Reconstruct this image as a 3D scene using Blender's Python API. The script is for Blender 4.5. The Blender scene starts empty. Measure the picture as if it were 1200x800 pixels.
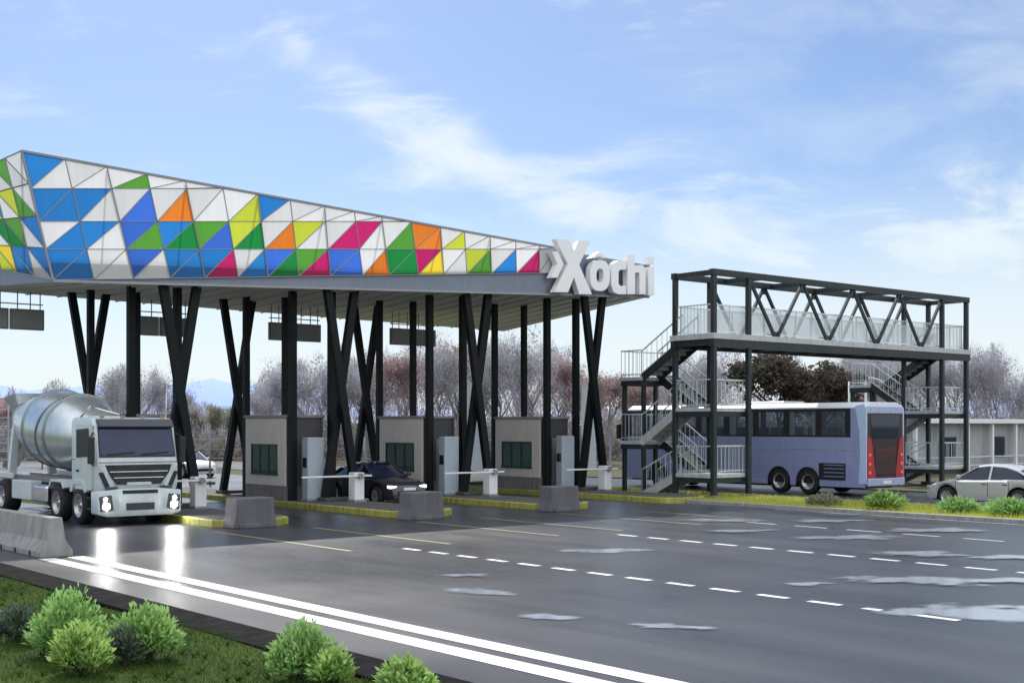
import bpy, bmesh, math, random
from mathutils import Vector, Matrix
random.seed(7)
R = math.radians
scene = bpy.context.scene
COL = scene.collection

# ------------------------------------------------------------------ helpers
def lin(c):
    return tuple((x/255/12.92 if x/255 <= .04045 else ((x/255+.055)/1.055)**2.4) for x in c)

MATS = {}
def mat(name, col, rough=.6, metal=0., var=.12, scale=6., bump=0., bscale=40., coat=0., spec=.5, trans=0., grime=0.):
    """principled material with large and small scale noise in its colour and roughness"""
    if name in MATS: return MATS[name]
    m = bpy.data.materials.new(name); m.use_nodes = True
    nt = m.node_tree; N = nt.nodes; L = nt.links
    p = N['Principled BSDF']
    tc = N.new('ShaderNodeTexCoord')
    n1 = N.new('ShaderNodeTexNoise'); n1.inputs['Scale'].default_value = scale; n1.inputs['Detail'].default_value = 6
    L.new(tc.outputs['Object'], n1.inputs['Vector'])
    n2 = N.new('ShaderNodeTexNoise'); n2.inputs['Scale'].default_value = scale*.17; n2.inputs['Detail'].default_value = 3
    L.new(tc.outputs['Object'], n2.inputs['Vector'])
    ad = N.new('ShaderNodeMath'); ad.operation = 'ADD'; L.new(n1.outputs['Fac'], ad.inputs[0]); L.new(n2.outputs['Fac'], ad.inputs[1])
    mr = N.new('ShaderNodeMapRange'); mr.inputs[1].default_value = .55; mr.inputs[2].default_value = 1.45
    mr.inputs[3].default_value = 1-var; mr.inputs[4].default_value = 1+var
    L.new(ad.outputs[0], mr.inputs[0])
    mx = N.new('ShaderNodeVectorMath'); mx.operation = 'SCALE'; mx.inputs[0].default_value = col[:3]
    L.new(mr.outputs[0], mx.inputs['Scale'])
    L.new(mx.outputs[0], p.inputs['Base Color'])
    if grime:
        # darker streaks from dirt running down
        mp = N.new('ShaderNodeMapping'); mp.inputs['Scale'].default_value = (3., 3., .35); L.new(tc.outputs['Object'], mp.inputs[0])
        g = N.new('ShaderNodeTexNoise'); g.inputs['Scale'].default_value = 2.2; g.inputs['Detail'].default_value = 5; L.new(mp.outputs[0], g.inputs['Vector'])
        gm = N.new('ShaderNodeMapRange'); gm.inputs[1].default_value = .42; gm.inputs[2].default_value = .7; gm.inputs[3].default_value = 1; gm.inputs[4].default_value = 1-grime
        L.new(g.outputs['Fac'], gm.inputs[0])
        mg = N.new('ShaderNodeVectorMath'); mg.operation = 'SCALE'; L.new(mx.outputs[0], mg.inputs[0]); L.new(gm.outputs[0], mg.inputs['Scale'])
        L.new(mg.outputs[0], p.inputs['Base Color'])
    rr = N.new('ShaderNodeMapRange'); rr.inputs[1].default_value = .3; rr.inputs[2].default_value = .7
    rr.inputs[3].default_value = max(.02, rough*.85); rr.inputs[4].default_value = min(1, rough*1.15)
    L.new(n1.outputs['Fac'], rr.inputs[0]); L.new(rr.outputs[0], p.inputs['Roughness'])
    p.inputs['Metallic'].default_value = metal
    p.inputs['Specular IOR Level'].default_value = spec
    if coat: p.inputs['Coat Weight'].default_value = coat; p.inputs['Coat Roughness'].default_value = .06
    if bump:
        nb = N.new('ShaderNodeTexNoise'); nb.inputs['Scale'].default_value = bscale; nb.inputs['Detail'].default_value = 5
        L.new(tc.outputs['Object'], nb.inputs['Vector'])
        b = N.new('ShaderNodeBump'); b.inputs['Strength'].default_value = bump; b.inputs['Distance'].default_value = .02
        L.new(nb.outputs['Fac'], b.inputs['Height']); L.new(b.outputs[0], p.inputs['Normal'])
    if trans:
        t = N.new('ShaderNodeBsdfTranslucent'); L.new(p.inputs['Base Color'].links[0].from_socket, t.inputs['Color'])
        ms = N.new('ShaderNodeMixShader'); ms.inputs[0].default_value = trans
        L.new(p.outputs[0], ms.inputs[1]); L.new(t.outputs[0], ms.inputs[2])
        L.new(ms.outputs[0], N['Material Output'].inputs[0])
    MATS[name] = m
    return m

def glass(name, tint, clear, rough=.03):
    m = bpy.data.materials.new(name); m.use_nodes = True
    nt = m.node_tree; N = nt.nodes; L = nt.links
    p = N['Principled BSDF']; p.inputs['Roughness'].default_value = rough
    tc = N.new('ShaderNodeTexCoord'); nz = N.new('ShaderNodeTexNoise'); nz.inputs['Scale'].default_value = 1.5
    L.new(tc.outputs['Object'], nz.inputs['Vector'])
    sc = N.new('ShaderNodeVectorMath'); sc.operation = 'SCALE'; sc.inputs[0].default_value = tint
    mr = N.new('ShaderNodeMapRange'); mr.inputs[3].default_value = .7; mr.inputs[4].default_value = 1.3
    L.new(nz.outputs['Fac'], mr.inputs[0]); L.new(mr.outputs[0], sc.inputs['Scale']); L.new(sc.outputs[0], p.inputs['Base Color'])
    p.inputs['Specular IOR Level'].default_value = .5
    if clear > 0:
        t = N.new('ShaderNodeBsdfTransparent'); t.inputs['Color'].default_value = (*[min(1, .72+x) for x in tint], 1)
        ms = N.new('ShaderNodeMixShader'); ms.inputs[0].default_value = clear
        L.new(p.outputs[0], ms.inputs[1]); L.new(t.outputs[0], ms.inputs[2]); L.new(ms.outputs[0], N['Material Output'].inputs[0])
    return m

def glow(name, col, strength):
    m = bpy.data.materials.new(name); m.use_nodes = True
    p = m.node_tree.nodes['Principled BSDF']
    p.inputs['Base Color'].default_value = (*col, 1); p.inputs['Emission Color'].default_value = (*col, 1); p.inputs['Emission Strength'].default_value = strength
    return m

class MB:
    """collects shapes into one mesh"""
    def __init__(s): s.v = []; s.f = []; s.mi = []; s.m = 0; s.sm = []; s.smooth = False
    def add(s, vs, fs):
        o = len(s.v); s.v += [tuple(v) for v in vs]
        for f in fs: s.f.append([o+i for i in f]); s.mi.append(s.m); s.sm.append(s.smooth)
        return s
    def box(s, x0, x1, y0, y1, z0, z1, b=0.):
        if b <= 0:
            return s.add([(x0,y0,z0),(x1,y0,z0),(x1,y1,z0),(x0,y1,z0),(x0,y0,z1),(x1,y0,z1),(x1,y1,z1),(x0,y1,z1)],
                  [(0,3,2,1),(4,5,6,7),(0,1,5,4),(1,2,6,5),(2,3,7,6),(3,0,4,7)])
        bm = bmesh.new(); bmesh.ops.create_cube(bm, size=1)
        for v in bm.verts: v.co = ((x0+x1)/2+v.co.x*(x1-x0), (y0+y1)/2+v.co.y*(y1-y0), (z0+z1)/2+v.co.z*(z1-z0))
        b = min(b, .45*min(x1-x0, y1-y0, z1-z0))
        bmesh.ops.bevel(bm, geom=bm.edges[:], offset=b, segments=2, affect='EDGES', profile=.5)
        return s.bm(bm)
    def bm(s, bm):
        bm.verts.index_update()
        s.add([v.co[:] for v in bm.verts], [[v.index for v in f.verts] for f in bm.faces]); bm.free(); return s
    def bar(s, a, b, w, h=None, up=(0,0,1)):
        h = h or w; a = Vector(a); b = Vector(b); d = (b-a).normalized(); up = Vector(up)
        if abs(d.dot(up)) > .98: up = Vector((0,1,0))
        x = d.cross(up).normalized()*w/2; y = x.cross(d).normalized()*h/2
        vs = [a-x-y, a+x-y, a+x+y, a-x+y, b-x-y, b+x-y, b+x+y, b-x+y]
        return s.add(vs, [(0,3,2,1),(4,5,6,7),(0,1,5,4),(1,2,6,5),(2,3,7,6),(3,0,4,7)])
    def tube(s, a, b, r0, r1=None, n=10, cap=True):
        r1 = r0 if r1 is None else r1
        a = Vector(a); b = Vector(b); d = (b-a).normalized(); up = Vector((0,0,1)) if abs(d.z) < .95 else Vector((1,0,0))
        x = d.cross(up).normalized(); y = x.cross(d)
        vs = []
        for p, r in ((a, r0), (b, r1)):
            for i in range(n):
                an = 2*math.pi*i/n; vs.append(p+x*math.cos(an)*r+y*math.sin(an)*r)
        old = s.smooth; s.smooth = True
        fs = [(i, i+n, (i+1)%n+n, (i+1)%n) for i in range(n)]
        o = len(s.v); s.add(vs, fs); s.smooth = old
        if cap: s.f += [[o+i for i in range(n)], [o+n+i for i in reversed(range(n))]]; s.mi += [s.m]*2; s.sm += [False]*2
        return s
    def lathe(s, o, d, prof, n=32):
        """prof: (distance along d, radius)"""
        o = Vector(o); d = Vector(d).normalized(); up = Vector((0,0,1)) if abs(d.z) < .95 else Vector((1,0,0))
        x = d.cross(up).normalized(); y = x.cross(d)
        vs = []; fs = []
        for k, (q, r) in enumerate(prof):
            for i in range(n):
                an = 2*math.pi*i/n; vs.append(o+d*q+x*math.cos(an)*r+y*math.sin(an)*r)
            if k:
                for i in range(n): fs.append(((k-1)*n+i, k*n+i, k*n+(i+1)%n, (k-1)*n+(i+1)%n))
        old = s.smooth; s.smooth = True; s.add(vs, fs); s.smooth = old; return s
    def prism(s, pts, axis, a, b):
        """extrude a 2D outline along an axis"""
        def P(p, q): return {'x': (q, p[0], p[1]), 'y': (p[0], q, p[1]), 'z': (p[0], p[1], q)}[axis]
        n = len(pts)
        return s.add([P(p, a) for p in pts]+[P(p, b) for p in pts], [list(range(n)), list(range(2*n-1, n-1, -1))]+[(i, i+n, (i+1)%n+n, (i+1)%n) for i in range(n)])
    def rounded(s, pts, axis, a, b, bev=.04, seg=2):
        m = MB().prism(pts, axis, a, b)
        bm = bmesh.new(); vv = [bm.verts.new(v) for v in m.v]
        for f in m.f: bm.faces.new([vv[i] for i in f])
        bmesh.ops.recalc_face_normals(bm, faces=bm.faces[:])
        bmesh.ops.bevel(bm, geom=bm.edges[:], offset=bev, segments=seg, affect='EDGES', profile=.5, clamp_overlap=True)
        return s.bm(bm)
    def build(s, name, mats, parent=None, loc=(0,0,0), label=None, fix=True, kind=None, autosmooth=0):
        me = bpy.data.meshes.new(name); me.from_pydata(s.v, [], s.f)
        for m in (mats if isinstance(mats, (list, tuple)) else [mats]): me.materials.append(m)
        me.polygons.foreach_set('material_index', s.mi); me.polygons.foreach_set('use_smooth', s.sm)
        if fix:
            bm = bmesh.new(); bm.from_mesh(me); bmesh.ops.recalc_face_normals(bm, faces=bm.faces[:]); bm.to_mesh(me); bm.free()
        if autosmooth:
            bm = bmesh.new(); bm.from_mesh(me); bmesh.ops.remove_doubles(bm, verts=bm.verts[:], dist=1e-4)
            for f in bm.faces: f.smooth = True
            for e in bm.edges:
                if len(e.link_faces) == 2 and e.calc_face_angle(0) > R(autosmooth): e.smooth = False
            bm.to_mesh(me); bm.free()
        o = bpy.data.objects.new(name, me); COL.objects.link(o); o.location = loc
        if parent: o.parent = parent
        if label: o['label'] = label
        if kind: o['kind'] = kind
        return o

def tag(o, label, cat, group=None):
    o['label'] = label; o['category'] = cat
    if group: o['group'] = group
    return o
def thing(name, label, cat, loc, rz=0, group=None):
    o = bpy.data.objects.new(name, None); o.empty_display_size = .3; COL.objects.link(o)
    o.location = loc; o.rotation_euler = (0,0,rz)
    return tag(o, label, cat, group)
def kids(o): return [c for c in bpy.data.objects if c.parent == o]
def dup(o, loc=None, rz=None, label=None, parent=None, scale=None):
    c = o.copy(); COL.objects.link(c)
    if parent: c.parent = parent
    if loc is not None: c.location = loc
    if rz is not None: c.rotation_euler = (0,0,rz)
    if scale is not None: c.scale = scale
    if label: c['label'] = label
    for k in kids(o): dup(k, parent=c)
    return c
def struct(o): o['kind'] = 'structure'; return o

# ------------------------------------------------------------------ materials
STEEL = mat('dark_steel', (.006,.009,.0105), .5, 0, .25, 3, spec=.2)
BRIDGE = mat('bridge_steel', (.02,.029,.033), .45, .1, .2, 3, grime=.2)
DECK = mat('deck_edge', (.5,.52,.54), .5, .2, .12, 4, grime=.2)
RAIL = mat('rail_metal', (.68,.73,.75), .4, .5, .1, 5)
BANDM = mat('band_metal', (.2,.23,.29), .45, .3, .1, 2, grime=.1)
SOFFIT = mat('soffit_panel', (.66,.65,.645), .7, 0, .08, 1.2, grime=.1)
ROOFM = mat('roof_sheet', (.5,.5,.5), .6, 0, .1, 2)
LETTER = mat('letter_white', (.88,.88,.9), .5, 0, .04, 4)
SEAM = mat('seam_grey', (.28,.28,.3), .6)
CONC = mat('concrete', (.3,.3,.295), .85, 0, .18, 7, .3, 60, grime=.3)
CONCD = mat('concrete_grey', (.13,.13,.145), .85, 0, .2, 7, .3, 60, grime=.3)
CONCT = mat('island_top', (.07,.07,.075), .8, 0, .2, 5, .2, 50)
YELLOW = mat('kerb_yellow', (.34,.34,.07), .75, 0, .35, 4, .1, grime=.55)
KERB = mat('dark_kerb', (.008,.008,.009), .95, 0, .3, 5, .1, spec=.05)
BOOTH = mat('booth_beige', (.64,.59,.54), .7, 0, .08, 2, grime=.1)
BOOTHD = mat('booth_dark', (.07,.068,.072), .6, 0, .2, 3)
DOORM = mat('grey_door', (.36,.42,.48), .5, .1, .08, 4)
WHITE = mat('white_paint', (.75,.76,.78), .45, 0, .06, 5, grime=.12)
GREYP = mat('grey_panel', (.24,.245,.25), .55, .1, .12, 5)
RUB = mat('rubber', (.012,.012,.013), .8, 0, .3, 12)
RIM = mat('rim_alloy', (.5,.5,.5), .3, .8, .1, 6)
BLACK = mat('black_plastic', (.012,.012,.014), .45, 0, .2, 6)
CHROME = mat('chrome', (.7,.72,.74), .18, 1, .05, 4)
CABW = mat('cab_white', (.54,.61,.63), .35, 0, .06, 3, coat=.4, grime=.12)
DRUMM = mat('drum_metal', (.66,.71,.73), .3, .75, .06, 2.5, grime=.12)
BUSB = mat('bus_blue', (.26,.3,.52), .35, 0, .06, 2, coat=.5, grime=.1)
BUSL = mat('bus_light_blue', (.42,.55,.78), .35, 0, .05, 2, coat=.5)
BUSR = mat('bus_red', (.33,.02,.028), .4, 0, .1, 3, coat=.3)
SILVER = mat('car_silver', (.5,.52,.55), .28, .3, .04, 3, coat=.6)
CARDK = mat('car_dark', (.03,.03,.04), .3, .2, .1, 3, coat=.6)
SEATM = mat('seat_fabric', (.02,.022,.05), .9, 0, .2, 10)
GLD = glass('dark_glass', (.012,.018,.045), 0)
GLB = glass('bus_glass', (.14,.17,.2), .74)
GLW = glass('booth_glass', (.05,.13,.13), .3)
GLR = glass('railing_glass', (.5,.55,.58), .5, .15)
REDL = glow('red_lamp', (.85,.08,.08), .6)
HEAD = glow('headlamp', (1,.96,.92), 380)
HEADS = glow('small_headlamp', (1,.97,.92), 3)
LINE = mat('road_paint', (.7,.7,.7), .55, 0, .3, 7, .1, 90)
LINEF = mat('worn_paint', (.42,.42,.42), .55, 0, .35, 4, .1, 90)
LINEY = mat('yellow_paint', (.2,.185,.1), .55, 0, .4, 4, .1, 90)
CLAD = {'W': mat('panel_white', (.8,.8,.8), .45, 0, .04, 1.5, grime=.05, trans=.42)}
for k, c in {'B': (34,128,205), 'b': (58,112,214), 'G': (8,134,58), 'g': (84,156,52), 'Y': (196,208,58), 'O': (232,128,34), 'M': (196,22,104), 'y': (240,214,52), 'R': (196,30,40)}.items():
    CLAD[k] = mat('panel_'+k, lin(c), .4, 0, .06, 1.5, grime=.05, trans=.5)
for k in list(CLAD):
    m0 = CLAD.pop(k)
    for q, f in enumerate((1., .93, .86)):
        m = m0 if q == 0 else m0.copy()
        if q:
            for n_ in m.node_tree.nodes:
                if n_.type == 'VECT_MATH' and not n_.inputs[0].is_linked: n_.inputs[0].default_value = tuple(x*f for x in n_.inputs[0].default_value)
        CLAD[k+str(q)] = m
CK = list(CLAD)
CM = [CLAD[k] for k in CK]
_cr = random.Random(8)

# ------------------------------------------------------------------ ground, road
def ground_mat(name, c1, c2, c3, scale):
    m = bpy.data.materials.new(name); m.use_nodes = True; nt = m.node_tree; N = nt.nodes; L = nt.links
    p = N['Principled BSDF']; p.inputs['Roughness'].default_value = .95; p.inputs['Specular IOR Level'].default_value = .15
    tc = N.new('ShaderNodeTexCoord')
    n = N.new('ShaderNodeTexNoise'); n.inputs['Scale'].default_value = scale; n.inputs['Detail'].default_value = 8; n.inputs['Roughness'].default_value = .65
    L.new(tc.outputs['Object'], n.inputs['Vector'])
    r = N.new('ShaderNodeValToRGB'); r.color_ramp.elements[0].position = .32; r.color_ramp.elements[0].color = (*c1,1)
    r.color_ramp.elements[1].position = .7; r.color_ramp.elements[1].color = (*c3,1)
    e = r.color_ramp.elements.new(.5); e.color = (*c2,1)
    L.new(n.outputs['Fac'], r.inputs[0]); L.new(r.outputs[0], p.inputs['Base Color'])
    n2 = N.new('ShaderNodeTexNoise'); n2.inputs['Scale'].default_value = 30; n2.inputs['Detail'].default_value = 4
    L.new(tc.outputs['Object'], n2.inputs['Vector'])
    b = N.new('ShaderNodeBump'); b.inputs['Strength'].default_value = .8; b.inputs['Distance'].default_value = .06
    L.new(n2.outputs['Fac'], b.inputs['Height']); L.new(b.outputs[0], p.inputs['Normal'])
    return m
GRASS_FAR = ground_mat('far_grass', (.07,.072,.045), (.11,.11,.07), (.15,.145,.095), .35)
GRASS_NEAR = ground_mat('near_grass', (.018,.042,.004), (.034,.068,.006), (.055,.088,.01), .9)
GRASS_MID = ground_mat('verge_grass', (.22,.25,.04), (.36,.38,.07), (.48,.47,.11), .7)

def asphalt():
    m = bpy.data.materials.new('wet_asphalt'); m.use_nodes = True; nt = m.node_tree; N = nt.nodes; L = nt.links
    p = N['Principled BSDF']
    tc = N.new('ShaderNodeTexCoord')
    def noise(sc, det=6, vec=None, rough=.55):
        n = N.new('ShaderNodeTexNoise'); n.inputs['Scale'].default_value = sc; n.inputs['Detail'].default_value = det; n.inputs['Roughness'].default_value = rough
        L.new(vec or tc.outputs['Object'], n.inputs['Vector']); return n.outputs['Fac']
    def rng(x, a, b, c, d):
        r = N.new('ShaderNodeMapRange'); r.inputs[1].default_value = a; r.inputs[2].default_value = b; r.inputs[3].default_value = c; r.inputs[4].default_value = d
        L.new(x, r.inputs[0]); return r.outputs[0]
    def mul(a, b):
        q = N.new('ShaderNodeMath'); q.operation = 'MULTIPLY'; L.new(a, q.inputs[0]); L.new(b, q.inputs[1]); return q.outputs[0]
    mp = N.new('ShaderNodeMapping'); mp.inputs['Scale'].default_value = (1, .12, 1); L.new(tc.outputs['Object'], mp.inputs[0])
    big = noise(.16, 5); streak = noise(.9, 4, mp.outputs[0]); fine = noise(55, 3); agg = noise(170, 2)
    f = mul(mul(rng(big, .3, .7, .8, 1.2), rng(streak, .3, .7, .78, 1.22)), mul(rng(fine, .3, .7, .82, 1.2), rng(agg, .3, .7, .55, 1.6)))
    # hairline cracks in patches, and darker wheel tracks along the lanes
    wn = N.new('ShaderNodeTexNoise'); wn.inputs['Scale'].default_value = 1.2; L.new(tc.outputs['Object'], wn.inputs['Vector'])
    wv = N.new('ShaderNodeVectorMath'); wv.operation = 'MULTIPLY_ADD'; L.new(wn.outputs['Color'], wv.inputs[0]); wv.inputs[1].default_value = (1.2,1.2,0); L.new(tc.outputs['Object'], wv.inputs[2])
    vo = N.new('ShaderNodeTexVoronoi'); vo.feature = 'DISTANCE_TO_EDGE'; vo.inputs['Scale'].default_value = .33; L.new(wv.outputs[0], vo.inputs['Vector'])
    ck = rng(vo.outputs['Distance'], .0, .006, 1, 0); pm = rng(noise(.11, 3), .5, .6, 0, 1)
    f = mul(f, rng(mul(ck, pm), 0, 1, 1, .45))
    sx_ = N.new('ShaderNodeSeparateXYZ'); L.new(tc.outputs['Object'], sx_.inputs[0])
    sn = N.new('ShaderNodeMath'); sn.operation = 'SINE'; m6 = N.new('ShaderNodeMath'); m6.operation = 'MULTIPLY'; m6.inputs[1].default_value = 3.4; L.new(sx_.outputs[0], m6.inputs[0]); L.new(m6.outputs[0], sn.inputs[0])
    f = mul(f, rng(sn.outputs[0], -1, 1, .93, 1.07)); f = mul(f, rng(noise(14, 5, None, .75), .3, .7, .72, 1.3))
    st_ = noise(.55, 6, None, .7); f = mul(f, rng(st_, .6, .72, 1, .72))
    sc = N.new('ShaderNodeVectorMath'); sc.operation = 'SCALE'; sc.inputs[0].default_value = (.04,.041,.048); L.new(f, sc.inputs['Scale'])
    L.new(sc.outputs[0], p.inputs['Base Color'])
    L.new(mul(rng(big, .35, .65, .27, .36), rng(streak, .3, .7, .9, 1.1)), p.inputs['Roughness'])
    b = N.new('ShaderNodeBump'); b.inputs['Strength'].default_value = .25; b.inputs['Distance'].default_value = .008
    L.new(agg, b.inputs['Height']); L.new(b.outputs[0], p.inputs['Normal'])
    p.inputs['Specular IOR Level'].default_value = .2
    return m
ASPH = asphalt()

def sheet(name, x0, x1, y0, y1, z, m, nx=1, ny=1):
    b = MB()
    for i in range(nx):
        for j in range(ny):
            xa = x0+(x1-x0)*i/nx; xb = x0+(x1-x0)*(i+1)/nx; ya = y0+(y1-y0)*j/ny; yb = y0+(y1-y0)*(j+1)/ny
            b.add([(xa,ya,z),(xb,ya,z),(xb,yb,z),(xa,yb,z)], [(0,1,2,3)])
    return struct(b.build(name, m, fix=False))
sheet('ground', -4000, 4000, -4000, 4000, -.03, GRASS_FAR)
sheet('road', 8.2, 34.5, -60, 260, 0, ASPH)
sheet('service_road', 39.4, 48.0, -80, 260, -.012, ASPH)
# near verge: gently uneven lawn
b = MB(); random.seed(3)
nx, ny = 40, 90
def vz(x, y): return .1+.05*math.sin(x*.9+.4*y)*math.sin(.5*y+1)+min(0, (x-7.6))*-.012
for i in range(nx+1):
    for j in range(ny+1):
        x = -32+39.75*i/nx; y = -5+75*j/ny; b.v.append((x, y, vz(x, y)))
for i in range(nx):
    for j in range(ny):
        a = i*(ny+1)+j; b.f.append([a, a+ny+1, a+ny+2, a+1]); b.mi.append(0); b.sm.append(True)
struct(b.build('near_verge', GRASS_NEAR, fix=False))
sheet('far_verge', 34.75, 39.4, -80, 62, .06, GRASS_MID)
sheet('back_verge', 48.2, 58, -80, 160, .02, GRASS_FAR)
struct(MB().box(7.5, 8.2, -60, 120, -.1, .125, .02).build('kerb', KERB))
struct(MB().box(34.5, 34.75, -80, 62, -.1, .13, .02).build('kerb', CONC))
struct(MB().box(39.28, 39.4, -80, 62, -.1, .1, .02).build('kerb', CONC))

# painted markings
def stripe(x0, x1, y0, y1, m, name='road_marking', z=.005):
    return struct(MB().add([(x0,y0,z),(x1,y0,z),(x1,y1,z),(x0,y1,z)], [(0,1,2,3)]).build(name, m, fix=False))
stripe(10.0, 10.36, -20, 27.3, LINE); stripe(9.38, 9.75, -20, 27.3, LINE)
stripe(8.42, 8.54, 24.6, 90, LINE)
def dashes(s, t0, t1, period, ln, w, m):
    b = MB(); t = t0
    while t > t1:
        b.add([(s-w/2,t-ln,.005),(s+w/2,t-ln,.005),(s+w/2,t,.005),(s-w/2,t,.005)], [(0,1,2,3)]); t -= period
    struct(b.build('lane_dashes', m, fix=False))
dashes(16.7, 24.4, 11.4, 1.04, .62, .17, LINE); stripe(16.62, 16.79, 10.3, 11.6, LINE)
dashes(23.1, 24.0, 12.6, 1.1, .68, .17, LINE)
dashes(29.0, 26.5, 14, 1.75, 1.1, .17, LINEF)
for s0, s1, ta, tb in [(15.35,15.5,24.6,31.5),(18.1,18.25,24.6,31),(21.6,21.75,24.7,31),(24.0,24.15,24.8,31),(27.2,27.34,24.9,31),(30.0,30.14,25.2,30.6)]:
    stripe(s0, s1, ta, tb, LINEY)
stripe(34.2, 34.32, -40, 28, LINEF)

# puddles of rain water, with a bright sky reflection painted into the base colour
WATER = bpy.data.materials.new('sky_toned_water'); WATER.use_nodes = True
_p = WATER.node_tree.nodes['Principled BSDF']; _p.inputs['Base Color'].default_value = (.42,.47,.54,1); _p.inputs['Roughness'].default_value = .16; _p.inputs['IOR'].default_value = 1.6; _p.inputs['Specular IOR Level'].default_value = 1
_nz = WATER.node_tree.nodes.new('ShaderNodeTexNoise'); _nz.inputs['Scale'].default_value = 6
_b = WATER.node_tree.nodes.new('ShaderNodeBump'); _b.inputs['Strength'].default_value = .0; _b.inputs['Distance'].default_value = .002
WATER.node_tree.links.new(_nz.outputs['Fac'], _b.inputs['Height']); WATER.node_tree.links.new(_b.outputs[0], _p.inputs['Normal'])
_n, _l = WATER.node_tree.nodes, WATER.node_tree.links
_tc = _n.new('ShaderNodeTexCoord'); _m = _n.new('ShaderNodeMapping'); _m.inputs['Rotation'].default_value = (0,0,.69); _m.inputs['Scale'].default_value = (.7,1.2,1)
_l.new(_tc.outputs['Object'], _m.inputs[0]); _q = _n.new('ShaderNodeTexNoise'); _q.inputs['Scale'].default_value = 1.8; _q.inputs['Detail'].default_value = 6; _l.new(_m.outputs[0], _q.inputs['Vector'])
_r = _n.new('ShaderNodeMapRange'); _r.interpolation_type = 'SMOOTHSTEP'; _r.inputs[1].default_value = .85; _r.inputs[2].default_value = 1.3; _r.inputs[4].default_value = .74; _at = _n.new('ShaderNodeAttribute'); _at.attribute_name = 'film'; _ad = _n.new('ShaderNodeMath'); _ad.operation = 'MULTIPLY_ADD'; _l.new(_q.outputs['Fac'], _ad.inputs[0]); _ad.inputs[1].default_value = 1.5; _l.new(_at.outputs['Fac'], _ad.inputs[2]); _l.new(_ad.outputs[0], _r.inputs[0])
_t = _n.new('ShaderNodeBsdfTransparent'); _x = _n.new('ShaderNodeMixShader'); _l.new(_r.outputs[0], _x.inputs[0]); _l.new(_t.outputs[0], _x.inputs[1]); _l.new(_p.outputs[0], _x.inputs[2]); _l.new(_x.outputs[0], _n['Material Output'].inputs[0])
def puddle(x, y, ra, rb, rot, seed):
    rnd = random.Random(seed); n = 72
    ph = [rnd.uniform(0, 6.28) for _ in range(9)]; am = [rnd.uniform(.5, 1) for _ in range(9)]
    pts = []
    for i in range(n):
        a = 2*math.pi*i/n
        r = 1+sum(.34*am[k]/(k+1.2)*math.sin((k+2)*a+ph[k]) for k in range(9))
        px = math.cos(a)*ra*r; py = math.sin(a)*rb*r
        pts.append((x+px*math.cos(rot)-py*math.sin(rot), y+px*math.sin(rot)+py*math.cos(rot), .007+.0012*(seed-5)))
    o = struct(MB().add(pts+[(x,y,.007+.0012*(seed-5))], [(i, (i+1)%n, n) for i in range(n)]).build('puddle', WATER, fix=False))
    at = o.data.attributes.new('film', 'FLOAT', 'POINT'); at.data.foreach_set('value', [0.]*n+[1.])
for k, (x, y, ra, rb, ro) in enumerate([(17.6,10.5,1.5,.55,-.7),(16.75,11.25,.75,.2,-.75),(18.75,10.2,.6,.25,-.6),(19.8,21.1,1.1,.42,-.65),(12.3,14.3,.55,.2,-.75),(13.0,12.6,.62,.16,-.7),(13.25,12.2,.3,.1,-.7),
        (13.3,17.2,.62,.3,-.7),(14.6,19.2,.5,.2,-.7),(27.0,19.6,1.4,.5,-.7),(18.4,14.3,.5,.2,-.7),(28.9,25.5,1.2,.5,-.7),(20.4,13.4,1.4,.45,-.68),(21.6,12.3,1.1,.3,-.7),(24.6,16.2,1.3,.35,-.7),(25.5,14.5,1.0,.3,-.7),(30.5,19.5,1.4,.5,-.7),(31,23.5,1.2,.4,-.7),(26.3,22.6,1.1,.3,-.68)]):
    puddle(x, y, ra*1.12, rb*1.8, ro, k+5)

# lawn blades (nobody could count these)
rnd = random.Random(11); b = MB()
for _ in range(52000):
    x = 7.7-abs(rnd.gauss(0, 1))*3.2; y = rnd.uniform(9, 30)
    if x < -8: continue
    z = vz(x, y)-.01; h = rnd.uniform(.03, .075); a = rnd.uniform(0, 6.28); w = .007
    dx, dy = math.cos(a)*w, math.sin(a)*w; lx, ly = rnd.uniform(-.03,.03), rnd.uniform(-.03,.03)
    b.add([(x-dx,y-dy,z),(x+dx,y+dy,z),(x+lx,y+ly,z+h)], [(0,1,2)])
rnd = random.Random(15)
for _ in range(330):
    x = 7.4-abs(rnd.gauss(0,1))*2.6; y = rnd.uniform(9.5, 26); z = vz(x, y)
    if x < -6: continue
    for k in range(14):
        a = rnd.uniform(0,6.28); ln = rnd.uniform(.05,.13); w = .009
        b.add([(x-w,y,z),(x+w,y,z),(x+math.cos(a)*ln*.8,y+math.sin(a)*ln*.8,z+ln*.9)], [(0,1,2)])
BLADE = mat('grass_blade', (.044,.085,.008), .7, 0, .4, 1.5, trans=.3)
g = b.build('grass', BLADE, fix=False); g['kind'] = 'stuff'; tag(g, 'short dark green lawn grass on the verge beside the kerb', 'grass')
rnd = random.Random(12); b = MB()
for _ in range(26000):
    x = rnd.uniform(34.8, 39.2); y = rnd.uniform(8, 50); z = .05; h = rnd.uniform(.06, .2); a = rnd.uniform(0, 6.28); w = .012
    dx, dy = math.cos(a)*w, math.sin(a)*w
    b.add([(x-dx,y-dy,z),(x+dx,y+dy,z),(x+rnd.uniform(-.06,.06),y+rnd.uniform(-.06,.06),z+h)], [(0,1,2)])
BLADE2 = mat('verge_blade', (.42,.45,.09), .7, 0, .35, .6, trans=.4)
g = b.build('grass', BLADE2, fix=False); g['kind'] = 'stuff'; tag(g, 'yellow green grass strip between the wide road and the parked bus', 'grass')

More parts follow.
